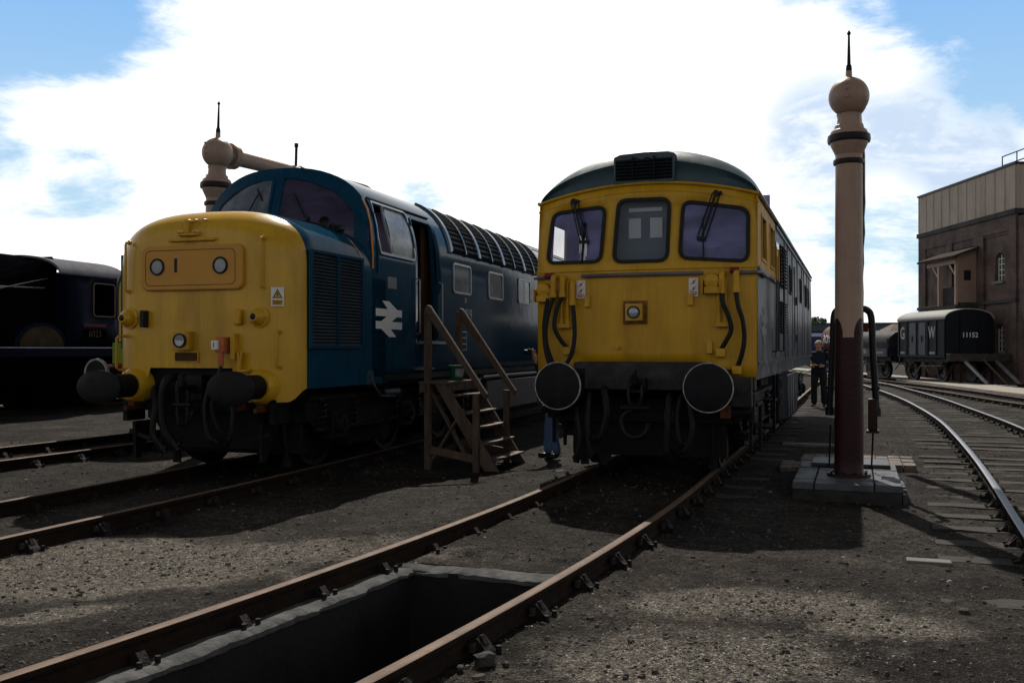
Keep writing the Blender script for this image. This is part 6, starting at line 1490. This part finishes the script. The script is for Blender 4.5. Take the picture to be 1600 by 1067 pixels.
m = MB(); m.box(-1.25,1.25,2.9,9.2,1.2,2.6); m.prism([(1.25,2.6),(1.38,2.85),(1.36,2.87),(1.2,2.62)],'y',2.9,9.2); m.build('tank',SB,td); MB().box(-1.3,1.3,2.8,9.3,.9,1.2).build('frame',SK,td)
for y in (3.8,6.0,8.2):
    for sx in (-1,1):
        w_ = wheel_mb(.62,28); w_.v = [((p_[0] if sx > 0 else -p_[0])+sx*.78,p_[1]+y,p_[2]+.62) for p_ in w_.v]
        if sx < 0: w_.f = [f[::-1] for f in w_.f]
        w_.build('wheel',SK,td)
sh = thing('shunting_locomotive','small dark green diesel with white rimmed buffer, tucked behind the yellow nose','locomotive',(-9.15,2.55,0),radians(0))
m = MB(); rings = []
for y in (.72,7.5): rings.append([(1.1,y,1.2),(1.1,y,2.55)]+[(1.1*cos(radians(a))**.6 if a < 90 else 0,y,2.55+.5*sin(radians(a))**.7) for a in range(10,91,10)]+[(-1.1*cos(radians(a))**.6 if a < 90 else 0,y,2.55+.5*sin(radians(a))**.7) for a in range(80,9,-10)]+[(-1.1,y,2.55),(-1.1,y,1.2)])
m.loft(rings); m.build('body',mat('dark_green_diesel_paint',(.012,.03,.035),.35,var=.2),sh,bevel=.06)
m = MB(); q = [(x*.9,1.6+(z-1.6)*.93) for x,y,z in rings[0] if z > 1.5]; q = [(q[0][0],1.62)]+q+[(q[-1][0],1.62)]; m.prism(q,'y',.70,.719); m.build('end_panel',YEL2,sh); MB().box(-1.1,1.1,.66,.715,1.22,1.6).build('lime_panel',mat('lime_green_paint',(.16,.26,.02),.5,var=.2),sh)
MB().box(-1.2,1.2,.5,.7,.8,1.2).build('buffer_beam',REDP,sh); MB().box(-1.1,1.1,.7,7.5,.6,1.2).build('frame',BLK,sh)
for x in (-.864,.864):
    bf = MB().cyl((x,.5,1.07),(x,.08,1.07),.11,n=18).build('buffer',BLKG,sh); MB().cyl((x,.06,1.07),(x,.0,1.07),.235,n=32).build('buffer_head',BUFF,bf); MB().lathe([(.22,.0),(.25,-.004),(.25,.06),(.22,.06),(.22,0)],(x,0,1.07),'y',36).build('buffer_rim',MATS['scuffed_white_paint'],bf)
for y in (1.8,3.8,5.8):
    for sx in (-1,1):
        w_ = wheel_mb(.55,28); w_.v = [((p_[0] if sx > 0 else -p_[0])+sx*.78,p_[1]+y,p_[2]+.55) for p_ in w_.v]
        if sx < 0: w_.f = [f[::-1] for f in w_.f]
        w_.build('wheel',BLK,sh)

# ------------------------------------------------------------------ far background
cn = thing('station_canopy','long low grey green station canopy far beyond the wagons','station canopy',(4,148,0),0)
m = MB(); m.box(-60,30,0,8,4.5,5.5); m.box(-60,30,-.3,8.3,5.5,5.62); m.build('roof',mat('grey_green_canopy',(.07,.1,.11),.6,var=.2),cn)
m = MB()
for k in range(19): m.box(-60+5*k-.12,-60+5*k+.12,3,3.3,0,4.5)
m.build('column',BLK,cn); MB().box(-60,30,0,9,-.2,.95).build('platform',CONC,cn)
pt = thing('passenger_train','blue and white striped train standing under the far station canopy','train',(0,143,0),0)
MB().box(-40,2.5,0,2.7,1.1,4.1).build('body',mat('dark_train_blue',(.02,.03,.09),.35),pt); MB().box(-40,2.5,-.02,-.004,3.45,3.95).build('stripe',mat('pale_train_stripe',(.5,.55,.85),.4),pt); MB().box(-40,2.5,.3,2.4,.3,1.1).build('underframe',BLK,pt)
hs = thing('station_building','brown roofed low building between the tank wagon and the goods van','building',(8.6,118,0),radians(20))
MB().box(-2.6,2.6,0,6,-.2,3.2).build('wall',BRK,hs); m = MB(); m.loft([[(-2.9,-.3,3.2),(2.9,-.3,3.2),(2.9,6.3,3.2),(-2.9,6.3,3.2)],[(-.8,2.6,4.7),(.8,2.6,4.7),(.8,3.4,4.7),(-.8,3.4,4.7)]]); m.build('roof',mat('brown_roof_tiles',(.12,.08,.06),.8,var=.3),hs)
tr_ = thing('tree','small round topped tree far away past the end of the grey locomotive','tree',(-6.2,215,0))
MB().tube([(0,0,-.2),(.1,0,3),(.3,.2,6.5)],[.35,.28,.12],8).build('trunk',mat('bark',(.06,.045,.035),.9),tr_)
m = MB(); r = random.Random(5)
for k in range(1500):
    while 1:
        p_ = Vector((r.uniform(-1,1),r.uniform(-1,1),r.uniform(-1,1)))
        if p_.length < 1 and mn.noise(p_*2.3) > -.18: break
    c_ = Vector((p_.x*3.6,p_.y*3.6,p_.z*2.6+6.2)); a = Vector((r.gauss(0,1),r.gauss(0,1),r.gauss(0,1))).normalized()*.28; b = a.cross(Vector((r.gauss(0,1),r.gauss(0,1),r.gauss(0,1)))).normalized()*.22
    m.add([c_-a,c_+b,c_+a,c_-b],[(0,1,2,3)],r.randint(0,1))
m.build('crown',[mat('leaf_green',(.05,.085,.03),.7,var=.3),mat('leaf_green_light',(.085,.12,.05),.7,var=.3)],tr_,smooth=0)
m = MB(); r = random.Random(8)
for k in range(5000):
    x = -21-r.random()**2*40; y = -6+r.random()*60; h = r.uniform(.04,.12); a = r.random()*3.1
    m.add([(x-.05*cos(a),y-.05*sin(a),-.16),(x+.05*cos(a),y+.05*sin(a),-.16),(x+r.uniform(-.08,.08),y+r.uniform(-.08,.08),-.14+h)],[(0,1,2)])
m.box(-75,-20.5,-8,60,-.3,-.125); tag(m.build('grass',mat('lush_grass',(.06,.09,.018),.9,var=.3,vscale=6),smooth=0),'bright green grass beyond the steam locomotive','grass',kind='stuff')
bd = thing('bird','tiny dark bird gliding above the open wagon','bird',(6.9,47,4.0),.5)
m = MB(); m.loft([[(.0,-.2,0)]*6]+[[(.05*s_*cos(k*pi/3),y,.05*s_*sin(k*pi/3)) for k in range(6)] for y,s_ in ((-.12,.7),(0,1),(.12,.6))]+[[(0,.24,0)]*6]); m.add([(0,-.06,.02),(.22,-.02,.12),(.42,.08,.06),(.2,.08,.1),(0,.08,.02)],[(0,1,2,3,4)]); m.add([(0,-.06,.02),(-.22,-.02,.12),(-.42,.08,.06),(-.2,.08,.1),(0,.08,.02)],[(4,3,2,1,0)]); m.build('body',BLK,bd)
rock((.585,-6.08,-.11),(.055,.04,.04),3,'squarish fist sized stone beside the right hand rail of the pit track',COAL)
rock((.50,-6.2,-.125),(.022,.018,.015),5,'small dark stone just left of the squarish stone by the rail',COAL)
rock((.635,-6.29,-.125),(.035,.018,.013),7,'flat pale edged stone in front of the squarish stone by the rail',GRIT2)
rock((.69,-6.05,-.13),(.018,.018,.015),9,'small dark stone right of the squarish stone by the rail',COAL)
rock((3.0,-4.17,-.13),(.035,.03,.02),11,'lone black lump of coal on the open ground at right',COAL)
tag(MB().box(2.74,3.06,-2.75,-2.62,-.19,-.128).build('timber_offcut',mat('dry_timber_offcut',(.16,.145,.13),.8,var=.3),bevel=.01),'flat weathered timber offcut in the ground at lower right near the curved rail','timber')
tag(MB().box(-9.0,-8.1,3.2,3.9,-.2,.04).build('concrete_slab',CONC,bevel=.02),'pale concrete slab between the left rails beyond the yellow nose','slab')
